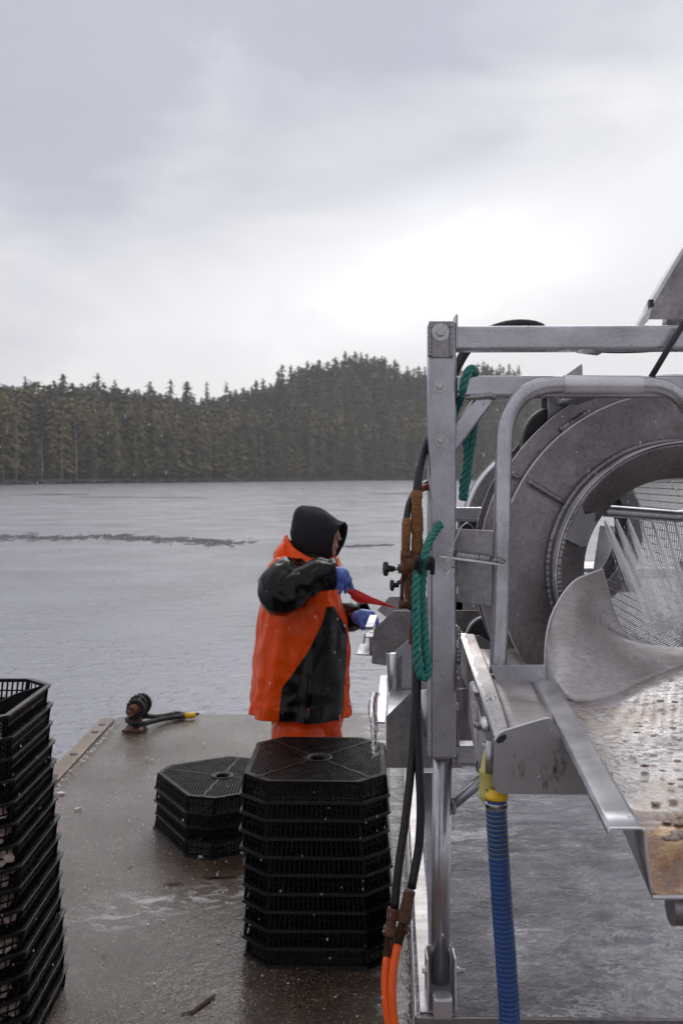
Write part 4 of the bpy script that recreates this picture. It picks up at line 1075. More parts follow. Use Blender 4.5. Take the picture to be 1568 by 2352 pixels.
def valve():
    d = 2.80
    m = MB(); m.plate([P(930, 1285, d), P(946, 1276, d), P(960, 1290, d), P(962, 1395, d), P(950, 1405, d), P(935, 1402, d), P(930, 1370, d)], (0, .05, 0)); vb = m.build('valve_body', M['rust'], TB, bevel=.005)
    k = MB()
    k.tube([P(944, 1306, d + .01), P(914, 1306, d + .01)], .0135, 14); k.tube([P(920, 1275, d + .012), P(945, 1275, d + .012)], .014, 12)
    k.tube([P(929, 1330, d + .01), P(912, 1340, d + .01)], .006, 10); k.tube([P(938, 1388, d + .01), P(915, 1388, d + .01)], .0125, 12); k.tube([P(924, 1325, d + .01), P(922, 1380, d + .01)], .0055, 10)
    k.tube([P(949, 1398, d + .01), P(945, 1440, d + .01), P(944, 1480, d + .01)], .0075, 10); k.build('valve_fitting', M['rust'], vb)
    s = MB(); s.tube([P(914, 1306, d + .01), P(906, 1306, d + .01)], .0058, 12); s.build('valve_shaft', M['steel'], vb)
    for u, v, r_ in ((888, 1306, .0215), (902, 1344, .0165)):
        q = MB(); c = P(u, v, d + .01); n = 60; rows = []
        for x, rr in ((-.012, .2), (-.0105, .72), (-.008, .95), (-.002, 1.0), (.003, .9), (.005, .45), (.020, .40), (.022, .33)):
            rows.append([c + Vector((x * r_ / .0215, math.cos(2 * math.pi * i / n) * r_ * rr * (1 + (.08 * math.cos(2 * math.pi * i / n * 6) if rr > .6 else 0)), math.sin(2 * math.pi * i / n) * r_ * rr * (1 + (.08 * math.cos(2 * math.pi * i / n * 6) if rr > .6 else 0)))) for i in range(n)])
        q.grid(rows, True); q.build('valve_knob', M['knob'], vb)
valve()

# ---------------------------------------------------------------- water the machine throws
def waterworks():
    rr = random.Random(4); m = MB()
    dest = P(1560, 1440, 3.55)
    for i in range(8):
        u = 1388 + i * 27 + rr.uniform(-3, 3); a = P(u, 1193, 3.40) + Vector((0, 0, -.006))
        e = P(1503 + i * 22 + rr.uniform(-6, 6), 1436 + i * 3 + rr.uniform(-14, 14), 3.55 + rr.uniform(-.04, .10)); mid = a.lerp(e, .5) + Vector((-.010, 0, .010))
        for q in range(80):
            w = rr.gauss(0, .5); off = Vector((.010 * w, rr.uniform(-.005, .005), 0)); end = e + Vector((.017 * w, rr.gauss(0, .016), .006 * w + rr.uniform(-.07, .05)))
            mm = a.lerp(end, .5) + Vector((-.012, 0, .014)) + off * .5
            r1 = rr.uniform(.0003, .0006); path = smooth_path([a + off * .3, mm, end], 10); t0 = int(20 * max(0, rr.uniform(-.6, .7))); t1 = min(20, t0 + rr.randint(4, 14))
            m.tube(path[t0:t1 + 1], [r1 * rr.uniform(.5, 1.5) for j in range(t1 - t0 + 1)], 5, caps=False)
    for _ in range(700):
        i = rr.randrange(8); s_ = rr.random(); a = P(1388 + i * 27, 1193, 3.40); e = P(1503 + i * 22, 1436 + i * 3, 3.55); q = a.lerp(e, s_) + Vector((rr.gauss(0, .012 + .02 * s_), rr.gauss(0, .02), rr.gauss(0, .012)))
        r_ = rr.uniform(.0006, .0016); m.ball(q, (r_, r_, r_ * 1.4), 5, 4)
    for i in range(8):
        a = P(1388 + i * 27, 1193, 3.405); e = P(1503 + i * 22, 1440 + i * 3, 3.57); mid = a.lerp(e, .5) + Vector((-.012, 0, .012))
        for q in range(3):
            m.tube(smooth_path([a, mid + Vector((rr.gauss(0, .008), 0, 0)), e + Vector((rr.gauss(0, .008), rr.gauss(0, .01), 0))], 10), [.004 + (.005 + .004 * q) * j / 20 for j in range(21)], 10, caps=False, mi=1)
    o = m.build('water_jets', [M['spray'], M['sheetw']]); tag(o, 'fan of white water jets falling from the spray pipe inside the drum', 'water jets', kind='stuff')
    s = MB()
    for i in range(1500):
        t = rr.random(); c = P(1545 + 90 * rr.gauss(.1, .5), 1448 + 34 * rr.gauss(0, .6) - 20 * t, 3.55 + rr.gauss(0, .14))
        r_ = rr.uniform(.001, .004) * (1 if rr.random() < .9 else 3); s.ball(c, (r_ * 1.4, r_, r_ * rr.uniform(.6, 1.2)), 7, 5)
    o = s.build('water_splash', M['mistw']); tag(o, 'cloud of white spray where the jets hit the drum wall', 'spray', kind='stuff')
    # water running off the near outlet lip
    w = MB(); d = 3.12; rows = []
    for v, ua, ub in ((1592, 850, 872), (1606, 847, 868), (1622, 846, 866), (1640, 847, 866), (1660, 850, 867), (1690, 852, 866), (1720, 855, 865), (1735, 857, 862)):
        c0 = P(ua, v, d); c1 = P(ub, v, d); n = 12
        rows.append([(c0 + c1) / 2 + Vector((math.cos(2 * math.pi * i / n) * (c1.x - c0.x) / 2 * (1 + .15 * math.sin(i * 2.3 + v)), math.sin(2 * math.pi * i / n) * .011, 0)) for i in range(n)])
    w.grid(rows, True)
    rr2 = random.Random(8)
    for i in range(26): w.ball(P(rr2.uniform(852, 868), rr2.uniform(1660, 1742), d + rr2.uniform(-.02, .02)), (.0025, .0025, .004), 7, 5)
    tag(w.build('running_water', M['drop']), 'clear stream of water pouring off the outlet lip onto the tall tray stack', 'water stream', kind='stuff')
waterworks()
# ================================================================ HOSES AND ROPES
def hoses():
    d = 2.80
    # hose that arches over the head of the post into the front taped fitting
    h = thing('black_hose', P(957, 1130, 2.84), 'black hose arching over the top rail and down into thick brown tape', 'hose')
    m = MB(); m.tube(resample(smooth_path([P(1262, 790, 3.08), P(1240, 752, 3.08), P(1186, 744, 3.08), P(1130, 757, 3.07), P(1085, 788, 3.06), P(1055, 830, 3.05), P(1030, 890, 3.03), P(1000, 970, 2.99), P(974, 1030, 2.93), P(962, 1080, 2.87), P(957, 1132, 2.84), P(956, 1150, 2.84)], 10), .02), lambda t: .0155 - .003 * min(1, max(0, (t - .55) * 3)), 16); m.build('hose_tube', M['hose'], h)
    def wrap(path, r0, parent, seed, n=20, mat='tape', tag_end=False):
        rr = random.Random(seed); pts = resample(smooth_path(path, 10), .004); rad = []; cur = r0; stepn = 0
        for i in range(len(pts)):
            if stepn <= 0: stepn = rr.randint(4, 11); cur = r0 * rr.uniform(.90, 1.14)
            stepn -= 1; rad.append(cur * (1 + rr.uniform(-.03, .03)))
        rad[0] *= .88; rad[-1] *= .9
        w = MB(); w.tube(pts, rad, n); return w.build('tape_wrap', M[mat], parent)
    wrap([P(956, 1128, 2.84), P(957, 1190, 2.83), P(958, 1275, 2.82)], .0165, h, 1)
    f = MB(); f.tube([P(956, 1268, 2.82), P(951, 1300, 2.815)], .015, 14); f.build('hose_ferrule', M['rust'], h)
    h2 = thing('black_hose', P(932, 1195, 2.82), 'thinner black hose curling from behind the post into the outer brown taped fitting', 'hose')
    m = MB(); m.tube(resample(smooth_path([P(1010, 1095, 2.99), P(975, 1112, 2.93), P(953, 1130, 2.88), P(940, 1155, 2.85), P(934, 1185, 2.83), P(932, 1205, 2.825)], 8), .012), .0095, 14); m.build('hose_tube', M['hose'], h2)
    wrap([P(933, 1190, 2.826), P(932, 1230, 2.82), P(931, 1274, 2.815)], .0125, h2, 2)
    f = MB(); f.tube([P(931, 1266, 2.815), P(931, 1300, 2.812)], .0145, 6, smooth=False); f.tube([P(931, 1296, 2.81), P(931, 1328, 2.81)], .012, 14); f.build('hose_ferrule', M['rust'], h2)
    h3 = thing('red_hose', P(975, 1120, 2.95), 'short red sleeved hose end poking left from behind the post', 'hose')
    m = MB(); m.tube(smooth_path([P(1005, 1112, 2.97), P(985, 1117, 2.93), P(968, 1122, 2.90), P(962, 1128, 2.89)], 6), .0105, 14); m.build('hose_tube', M['redsleeve'], h3)
    # two black hoses down from the valve, taped, then orange
    def drop(path, rad, tape, orange, lab, seed):
        t = thing('hose_line', path[0], lab, 'hose'); m = MB(); m.tube(resample(smooth_path(path, 10), .02), rad, 16); m.build('black_section', M['hose'], t)
        wrap(tape[:2], rad * 1.28, t, seed, mat='tape_dark'); wrap([tape[1].lerp(tape[0], .35), tape[1]], rad * 1.75, t, seed + 3, mat='tape_dark')
        w = MB(); w.tube(smooth_path([tape[1].lerp(tape[0], .1), tape[2]], 6), rad * 1.08, 14); w.build('crimp_collar', M['weed'], t)
        o = MB(); o.tube(resample(smooth_path(orange, 10), .02), rad * .98, 18); o.build('orange_section', M['orange_hose'], t)
        rg = MB(); c = tape[1]
        for q in range(5):
            a = c + Vector((random.uniform(-.4, 1) * rad * 1.5, -rad * .8, -.005)); rg.tube(smooth_path([a, a + Vector((random.uniform(-.008, .014), -.004, -.016)), a + Vector((random.uniform(-.01, .016), 0, -.034))], 4), [.003, .003, .0026, .002, .0016, .0012, .001, .001, .0006], 5)
        rg.build('tape_tatter', M['tape_dark'], t)
    drop([P(952, 1400, d), P(954, 1480, d), P(954, 1560, d), P(951, 1660, d - .01), P(944, 1760, d - .02), P(931, 1880, d - .04), P(915, 1990, d - .06), P(905, 2092, d - .07)], .0118,
         [P(903, 2085, 2.73), P(894, 2150, 2.72), P(888, 2205, 2.715)], [P(889, 2195, 2.715), P(884, 2250, 2.70), P(887, 2310, 2.68), P(898, 2380, 2.66), P(925, 2480, 2.62), P(960, 2620, 2.52), P(985, 2722, 2.46), P(1050, 2835, 2.30), P(1500, 3050, 2.0)],
         'black hose with orange lower half, left one of the two hanging side by side', 5)
    drop([P(958, 1420, d - .015), P(957, 1540, d - .015), P(957, 1660, d - .02), P(962, 1760, d - .03), P(966, 1850, d - .04), P(962, 1940, d - .05), P(950, 2010, d - .06), P(943, 2050, d - .065)], .0122,
         [P(941, 2045, 2.735), P(925, 2120, 2.72), P(911, 2178, 2.71)], [P(913, 2168, 2.71), P(903, 2225, 2.69), P(900, 2290, 2.67), P(908, 2370, 2.65), P(930, 2480, 2.60), P(965, 2620, 2.50), P(1000, 2730, 2.44), P(1070, 2845, 2.28), P(1520, 3060, 1.98)],
         'black hose with orange lower half, right one of the two hanging side by side', 9)
hoses()

M['olive'] = m_plain('olive_stripe', (.30, .30, .05), .4)
M['paleblue'] = m_plain('pale_highlight', (.22, .30, .42), .3)
def blue_hose():
    d = 2.36; t = thing('blue_hose', P(1138, 1835, d), 'ribbed blue suction hose hanging from the trough by a yellow coupling', 'hose')
    path = resample(smooth_path([P(1138, 1836, d), P(1141, 1900, d), P(1147, 2000, d), P(1155, 2120, d - .005), P(1163, 2230, d - .01), P(1169, 2330, d - .015), P(1172, 2440, d - .03), P(1172, 2600, d - .05), P(1165, 2850, d - .08), P(1168, 3020, d - .10), P(1230, 3160, d - .12), P(1500, 3235, d - .16)], 12), .0016)
    r0 = 24.2 / CF * d; m = MB(); rad = []; s = 0
    for i in range(len(path)):
        ph = (i % 7) / 7; rad.append(r0 * (1.0 if ph < .7 else .955))
    m.tube(path, rad, 26); m.build('hose_tube', M['bluehose'], t)
    st = MB()
    for k in range(7, 80, 7):
        i = k + 6
        if k < 92:
            F = frames(path[i - 1:i + 2])[1]; c = path[i]
            st.tube([c + F[0] * (math.cos(a * .2618) * r0 * .972) + F[1] * (math.sin(a * .2618) * r0 * .972) for a in range(24)], .00085, 5, closed=True)
    st.build('hose_stripes', M['olive'], t)
    st = MB()  # thin pale rings: the highlights between the ribs, put in as colour
    for k in range(80, 1000, 7):
        i = k + 6
        if i + 1 >= len(path): break
        F = frames(path[i - 1:i + 2])[1]; c = path[i]
        st.tube([c + F[0] * (math.cos(a * .2618) * r0 * .965) + F[1] * (math.sin(a * .2618) * r0 * .965) for a in range(24)], .0007, 5, closed=True)
    st.build('hose_highlight', M['paleblue'], t)
    top = path[0]
    y = MB(); a = P(1138, 1790, d)
    y.lathe(P(1140, 1818, d), (0, 0, -1), [(.018, -.008), (.020, .003), (.0268, .0055), (.0274, .0115), (.0262, .0165), (.022, .017)], 32); y.build('hose_collar', M['gold'], t)
    c = MB(); c.lathe(P(1124, 1745, d + .03), (0, -.03, -1), [(.008, -.03), (.013, -.02), (.0175, -.005), (.0215, .020), (.0255, .024), (.0255, .030), (.0238, .033), (.0238, .055), (.0262, .075), (.0272, .080), (.0255, .092), (.018, .098)], 36); c.build('coupling', M['yellow'], t)
    e = MB(); e.plate([P(1105, 1777, d + .03), P(1101, 1783, d + .03), P(1103, 1805, d + .03), P(1109, 1818, d + .03), P(1116, 1818, d + .03), P(1116, 1775, d + .03)], (0, .02, 0)); e.build('coupling_ear', M['yellow'], t, bevel=.003)
    # raised moulding letters on the coupling, worn and only half legible
    lt = MB(); rr = random.Random(3)
    for i, g in enumerate(([(0, 0, 0, 5), (0, 5, 2, 3), (2, 3, 2, 0)], [(0, 0, 0, 3), (0, 3, 2, 3), (2, 3, 2, 0), (0, 1.4, 2, 1.4)], [(0, 0, 2, 0), (2, 0, 2, 2), (2, 2, 0, 2), (0, 2, 0, 3.4), (0, 3.4, 2, 3.4)], [(1, 0, 1, 3.4), (0, 0, 2, 0), (0, 3.4, 2, 3.4)])):
        for x0, y0, x1, y1 in g:
            p = lambda x, y: P(1111.5 + i * 2.6 + x * .85, 1808.5 + i * .9 - y * 1.15, d + .03) + Vector((0, -.0285 + .0011 * (3 - i) ** 1.4 * .8, 0))
            lt.tube([p(x0, y0), p(x1, y1)], .00042, 5)
    lt.build('coupling_lettering', M['weed'], t)
    k = MB(); k.lathe(P(1139, 1842, d), (0, 0, -1), [(r0 * 1.01, 0), (r0 * 1.035, .0005), (r0 * 1.035, .013), (r0 * 1.01, .0135)], 36); cl = k.build('hose_clamp', M['steel'], t)
    sl = MB()
    for i in range(26):
        a = -2.9 + i * .105; c_ = P(1139, 1848, d); sl.box(c_ + Vector((math.cos(a) * r0 * 1.037, math.sin(a) * r0 * 1.037, 0)), (.0014, .0014, .0075), (Vector((math.cos(a), math.sin(a), 0)), Vector((-math.sin(a), math.cos(a), 0)), Vector((0, 0, 1))))
    sl.build('clamp_slots', M['rubber'], cl); s = MB(); c_ = P(1114, 1843, d); s.tube([c_ + Vector((.001, -.012, .003)), c_ + Vector((.001, .010, -.004))], .0042, 10); s.build('clamp_screw', M['steel'], cl)
blue_hose()

def ropes():
    t = MB(); d = 2.862
    rope_mb(t, [P(1010, 1010, 3.0), P(1035, 965, 2.965), P(1052, 925, 2.925), P(1062, 893, 2.862), P(1070, 864, 2.855), P(1077, 850, 2.862), P(1084, 847, 2.885), P(1089, 857, 2.94), P(1090, 900, 2.985), P(1089, 960, 2.985), P(1084, 1010, 2.985), P(1076, 1060, 2.98), P(1070, 1110, 2.98), P(1063, 1152, 2.98)], .0125, .068, step=.006)
    rope_mb(t, [P(1060, 960, 2.99), P(1066, 1000, 2.99), P(1072, 1035, 2.985), P(1070, 1075, 2.99), P(1063, 1110, 2.99), P(1062, 1150, 2.99)], .0125, .068, step=.006)
    tag(t.build('green_rope', M['rope']), 'green rope slung over the second rail and hanging behind the diagonal brace', 'rope')
    b = MB(); d = 2.765
    rope_mb(b, [P(1010, 1205, 2.86), P(994, 1228, 2.82), P(982, 1252, 2.785), P(974, 1285, d), P(970, 1320, d + .008), P(968, 1360, d + .010), P(970, 1400, d + .008), P(974, 1450, d + .004), P(978, 1500, d), P(982, 1530, d), P(980, 1550, d - .003), P(972, 1557, d - .008), P(964, 1548, d - .01), P(958, 1515, d - .014), P(957, 1470, d - .016), P(956, 1420, d - .018), P(955, 1370, d - .018), P(956, 1335, d - .014), P(961, 1308, d - .008), P(966, 1298, d)], .0130, .062, step=.006)
    o = b.build('green_rope', M['rope']); tag(o, 'looped hank of green rope hanging left of the post beside the valve', 'rope')
    k = MB()
    for cu in (961, 990): k.tube(smooth_path([P(cu - 8, 1308, 2.745), P(cu - 5, 1290, 2.738), P(cu, 1282, 2.74), P(cu + 3, 1292, 2.738), P(cu + 2, 1318, 2.748)], 5), .0068, 9)
    k.build('rope_whipping', M['black_rope'], o)
ropes()
# ================================================================ TRAYS
HX, HY, CC, TH = .262, .306, .095, .080
def octa(hx, hy, c, z): return [Vector((a, b, z)) for a, b in ((hx - c, -hy), (hx, -hy + c), (hx, hy - c), (hx - c, hy), (-hx + c, hy), (-hx, hy - c), (-hx, -hy + c), (-hx + c, -hy))]
def tray_meshes():
    # floor: lattice between a solid border, four ribs to the cut corners and a centre ring
    fl = MB(); o = octa(HX, HY, CC, 0); i_ = octa(HX - .016, HY - .016, CC - .004, 0)
    for k in range(8):
        q = (k + 1) % 8; fl.plate([o[k], o[q], i_[q], i_[k]], (0, 0, .007))
    def clip(p, d):
        t0, t1 = -1, 1
        for k in range(8):
            a = i_[k]; b = i_[(k + 1) % 8]; n = Vector((b.y - a.y, a.x - b.x, 0)); den = n.dot(d); num = n.dot(a - p)
            if abs(den) < 1e-9:
                if num < 0: return None
            elif den > 0: t1 = min(t1, num / den)
            else: t0 = max(t0, num / den)
        return (t0, t1) if t1 > t0 + .004 else None
    for ang in (59, -59):
        d = Vector((math.cos(R(ang)), math.sin(R(ang)), 0)); n = Vector((-d.y, d.x, 0)); s = -.40
        while s < .40:
            c = clip(n * s, d)
            if c:
                segs = [c]
                if abs(s) < .056:
                    h = math.sqrt(.056 ** 2 - s * s); segs = [(c[0], -h), (h, c[1])]
                for a, b in segs:
                    if b > a: fl.bar(n * s + d * a + Vector((0, 0, .0032)), n * s + d * b + Vector((0, 0, .0032)), .0036, .0050 if ang > 0 else .0046)
            s += .0152
    for sx in (-1, 1):
        for sy in (-1, 1):
            e = Vector((sx * (HX - CC / 2 - .006), sy * (HY - CC / 2 - .006), .003)); a = e.normalized() * .05; a.z = .003
            fl.bar(a, e, .013, .0076)
            fl.lathe(Vector((sx * (HX - CC * .5 - .012), sy * (HY - CC * .5 - .012), -.0012)), (0, 0, 1), [(.007, 0), (.014, 0), (.014, .010), (.007, .010), (.007, 0)], 14, smooth=False)
    fl.lathe((0, 0, 0), (0, 0, 1), [(.030, .014), (.030, .004), (.040, -.001), (.056, -.0045), (.060, -.001), (.060, .007), (.05, .012), (.030, .014)], 36)
    f = fl.build('tray_floor', M['plastic'])
    # walls: posts and rings with open slots
    w = MB()
    def ringbar(z, h, t=.004, out=0):
        k = z / TH; o_ = octa(HX + .008 * k + out, HY + .008 * k + out, CC, z)
        for a in range(8):
            b = (a + 1) % 8; w.bar(o_[a], o_[b], t, h)
    ringbar(.006, .012); ringbar(.038, .0045); ringbar(TH - .007, .012)
    lo = octa(HX, HY, CC, .004); hi = octa(HX + .008, HY + .008, CC, TH - .004)
    for a in range(8):
        b = (a + 1) % 8; L = (lo[b] - lo[a]).length
        n = max(3, int(L / (.0170 if a in (7, 3) else .0125 if a in (1, 5) else .024)))
        nrm = (lo[b] - lo[a]).cross(Vector((0, 0, 1))).normalized()
        for k in range(n + 1):
            t = k / n; p = lo[a].lerp(lo[b], t); q = hi[a].lerp(hi[b], t); wd = .016 if k in (0, n) else (.0062 if a in (7, 3) else .0034)
            w.bar(p, q, .0035, wd, up=(lo[b] - lo[a]).normalized()) if False else w.bar(p, q, wd, .0034, up=nrm)
    wl = w.build('tray_wall', M['plastic'])
    r = MB()
    for z, out, h in ((TH - .0010, .013, .0025), (TH - .0085, .011, .0025)):
        o_ = octa(HX + .008 + out, HY + .008 + out, CC + out * .4, z); i2 = octa(HX + .004, HY + .004, CC, z)
        for k in range(8):
            q = (k + 1) % 8; r.plate([o_[k], o_[q], i2[q], i2[k]], (0, 0, -h))
    o_ = octa(HX + .017, HY + .017, CC + .006, TH - .0055)
    for k in range(8): r.bar(o_[k], o_[(k + 1) % 8], .0025, .004)
    rm = r.build('tray_rim', M['rim'], bevel=.0008)
    return f, wl, rm
TRAY = tray_meshes()
FIRST = [True]
def tray(x, y, z, rz, upside, label, group, tilt=(0, 0)):
    t = bpy.data.objects.new('oyster_tray', None); COL.objects.link(t); t.empty_display_size = .1
    for p in TRAY:
        if FIRST[0]: c = p
        else: c = p.copy(); COL.objects.link(c)
        c.parent = t
    FIRST[0] = False
    t.location = (x, y, z + (TH if upside else 0)); t.rotation_euler = ((math.pi if upside else 0) + tilt[0], tilt[1], rz)
    tag(t, label, 'tray', group); return t
ORD = ['bottom', 'second', 'third', 'fourth', 'fifth', 'sixth', 'seventh', 'eighth', 'ninth', 'tenth', 'eleventh', 'twelfth', 'thirteenth', 'fourteenth', 'fifteenth', 'sixteenth']
def trays():
    rr = random.Random(2); PT = .0668
    for i in range(10):
        lab = 'topmost black tray of the tall upside down stack, wet and dripped on' if i == 9 else 'black tray upside down, %s from the ground in the tall stack before the person' % ORD[i] if i else 'bottom black tray of the tall upside down stack before the person'
        tray(-.083 + rr.uniform(-.005, .005) - .0012 * i, 3.945 + rr.uniform(-.005, .005), i * PT, R(-1.2) + rr.uniform(-.010, .010), True, lab, 'trays of the tall upside down stack')
    for i in range(4):
        lab = 'black lattice tray upside down on top of the low stack of four' if i == 3 else 'black tray upside down, %s from the ground in the low stack of four' % ORD[i] if i else 'black tray upside down on the dock at the bottom of the low stack of four'
        tray(-.605 + rr.uniform(-.004, .004), 5.03 + rr.uniform(-.004, .004), i * PT, R(29.5) + rr.uniform(-.012, .012), True, lab, 'trays of the low upside down stack')
    for i in range(16):
        lab = 'open black tray upright on top of the leaning stack at the left edge' if i == 15 else 'black tray upright, %s from the ground in the leaning stack at the left' % ORD[i] if i else 'black tray upright on the dock at the bottom of the leaning stack at the left'
        z = i * PT * .985 - .004 + .004
        t = tray(-1.233 - .0042 * i + rr.uniform(-.004, .004), 3.27 + rr.uniform(-.004, .004), z, R(.5) + rr.uniform(-.010, .010), False, lab, 'trays of the leaning upright stack')
        if i == 15:
            m = MB(); m.plate([(-1.31 + .255, 3.52, z + .068), (-1.31 + .25, 3.50, z + .008), (-1.31 + .10, 3.16, z + .008), (-1.31 + .10, 3.15, z + .03), (-1.31 + .20, 3.40, z + .066)], (-.004, 0, 0))
            dv = m.build('tray_divider', M['plastic'], t); 
    # oysters showing through the slots of the upright stack
    om = MB(); n = 14; rows = []
    for k, (s, zz) in enumerate(((.05, .0), (.6, .004), (.95, .010), (1, .015), (.85, .021), (.5, .026), (.05, .028))):
        rows.append([Vector((math.cos(2 * math.pi * i / n) * .036 * s * (1 + .12 * math.sin(3 * i + k)), math.sin(2 * math.pi * i / n) * .024 * s * (1 + .15 * math.sin(2 * i)), zz + .003 * math.sin(i * 2.1 + k))) for i in range(n)])
    om.grid(rows, True); oy = om.build('oyster', M['mat_shell']); first = True
    for i in range(12):
        for q in range(22 if i < 11 else 6):
            o = oy if first else oy.copy()
            if not first: COL.objects.link(o)
            first = False
            x = -1.233 - .0042 * i; side = rr.random(); t_ = rr.uniform(-.05, .05); dd_ = rr.uniform(.022, .034)
            px, py = (x + rr.uniform(.19, .226), 3.27 + rr.uniform(-.20, .24)) if side < .68 else (x + .2145 + .7 * (t_ - dd_), 3.27 - .2585 + .7 * (t_ + dd_))
            o.location = (px, py, i * PT * .985 + .010 + rr.uniform(0, .034)); o.rotation_euler = (rr.uniform(-.5, .5), rr.uniform(-.5, .5), rr.uniform(0, 6.28))
            s = rr.uniform(.8, 1.15); o.scale = (s, s, s); tag(o, 'oyster lying in an upright tray of the leaning stack, glimpsed through the slots', 'oyster', 'oysters in the leaning tray stack')
trays()

# ================================================================ BOLLARD AND MOORING ROPE
def bollard():
    t = thing('mooring_bollard', (-1.46, 7.02, 0), 'rusty T shaped mooring bollard bolted at the far left corner of the dock', 'bollard')
    m = MB(); m.box((-1.462, 7.045, .010), (.145, .19, .014)); m.build('base_plate', M['rust'], t, bevel=.002)
    m = MB(); m.tube([(-1.445, 7.05, .012), (-1.445, 7.05, .145)], .034, 20); m.build('bollard_post', M['rust'], t)
    m = MB(); m.tube([(-1.468, 6.93, .150), (-1.44, 7.26, .158)], .0335, 20); m.build('crossbar', M['rust'], t)
    for x, y in ((-1.515, 6.985), (-1.408, 6.99), (-1.515, 7.11), (-1.40, 7.11)):
        b = MB(); hexbolt(b, (x, y, .017), (0, 0, 1), .012, .013); b.build('anchor_bolt', M['steel'], t)
    r = MB(); pts = []
    for k in range(3 * 12):
        a = -2.2 + k * 2 * math.pi / 12; y = 7.0 + .16 * k / 36; rad = .050 + .006 * math.sin(k * .7) + .012 * (k / 36)
        pts.append((-1.452 + rad * math.cos(a) + .02 * k / 36, y, .156 + rad * math.sin(a) * 1.05))
    pts += [(-1.40, 7.17, .07), (-1.47, 7.19, .05), (-1.52, 7.08, .065), (-1.47, 6.97, .062), (-1.40, 6.985, .055), (-1.36, 7.06, .045), (-1.28, 7.22, .032), (-1.18, 7.30, .026), (-1.13, 7.335, .026)]
    rope_mb(r, pts, .0180, .078, n=8, step=.010)
    rope_mb(r, [(-1.39, 7.10, .08), (-1.33, 7.24, .04), (-1.27, 7.36, .026), (-1.22, 7.41, .024), (-1.165, 7.38, .024), (-1.17, 7.345, .024), (-1.23, 7.30, .024)], .0185, .08, n=8, step=.010)
    o = r.build('mooring_rope', M['black_rope']); tag(o, 'thick black rope coiled on the rusty bollard, its tail lying on the dock', 'rope')
    y = MB(); y.tube([(-1.155, 7.318, .026), (-1.085, 7.358, .027)], .0225, 16); y.build('tape_band', M['yellow_tape'], o)
    e = MB(); rr = random.Random(3)
    for k in range(9): e.tube([(-1.085, 7.358, .027), (-1.055 + rr.uniform(-.01, .01), 7.375 + rr.uniform(-.015, .015), .028 + rr.uniform(-.012, .016))], [.007, .002], 5)
    e.build('frayed_end', M['black_rope'], o)
bollard()

# ================================================================ LITTER ON THE DOCK
def litter():
    rr = random.Random(6); s = MB(); w = MB(); f = MB()
    def g(u, v): d = CH * CF / (v - CV); return Vector(((u - CU) / CF * d, d, .006))
    def chip(mb, p, a, th):
        n = rr.randint(5, 8); ph = rr.uniform(0, 6.28); mb.plate([p + Vector((math.cos(ph + 6.283 * k / n) * a * rr.uniform(.5, 1.2), math.sin(ph + 6.283 * k / n) * a * rr.uniform(.4, 1.0), rr.uniform(0, th))) for k in range(n)], (0, 0, th))
    for _ in range(330):
        u = rr.uniform(120, 980); v = 1660 + 700 * rr.random() ** 1.3; p = g(u, v)
        if p.x < -1.6: continue
        chip(s, p, rr.choice((.002, .0025, .003, .005)), .002)
    for u, v, a in ((337, 1746, .013), (350, 1750, .011), (178, 1862, .013), (186, 1861, .009), (460, 1974, .015), (141, 1826, .026), (425, 1742, .010), (556, 1965, .010), (470, 1712, .010), (330, 1900, .007), (240, 2200, .006)):
        chip(s, g(u, v), a, .006)
    for _ in range(120):
        y = rr.uniform(5.6, 7.2); chip(s, Vector((-1.63 + rr.uniform(-.012, .03), y, .008)), rr.uniform(.003, .008), .004)
    tag(s.build('shell_chips', M['shell_white']), 'white shell chips scattered over the wet dock', 'shells', kind='stuff')
    for u, v, l, a in ((506, 2015, .17, .08), (397, 2032, .09, .2), (465, 2312, .14, 1.05), (430, 2330, .05, .6), (300, 1995, .03, .5), (575, 2262, .04, .3)):
        c = g(u, v); ux = Vector((math.cos(a), math.sin(a), 0)); uy = Vector((-ux.y, ux.x, 0)); n = 10
        pts = [c + ux * (l * .5 * math.cos(6.283 * k / n)) + uy * (l * .07 * math.sin(6.283 * k / n) * rr.uniform(.6, 1.4)) for k in range(n)]; w.plate(pts, (0, 0, .0015))
    tag(w.build('weed_scraps', M['weed']), 'brown scraps of weed and bark lying on the wet dock', 'weed', kind='stuff')
litter()

# ================================================================ RAIN
def rain():
    rr = random.Random(12); m = MB()
    for _ in range(900):
        d = 1.6 + 10 * rr.random() ** 1.5; u = rr.uniform(-20, 1590); v = rr.uniform(930, 2300); p = P(u, v, d)
        if p.z < .1: continue
        r_ = rr.uniform(.0005, .0010) * (1 + d * .06); h = r_ * rr.uniform(2.0, 4.0); m.ball(p, (r_, r_, h), 5, 4)
    tag(m.build('rain', M['raindrop']), 'fine raindrops falling over the dock', 'rain', kind='stuff')
def m_rain():
    n = NT('raindrop'); return n.set(base=(.93, .94, .96), rough=.1, trans=.35, ior=1.33)
M['raindrop'] = m_rain()
rain()
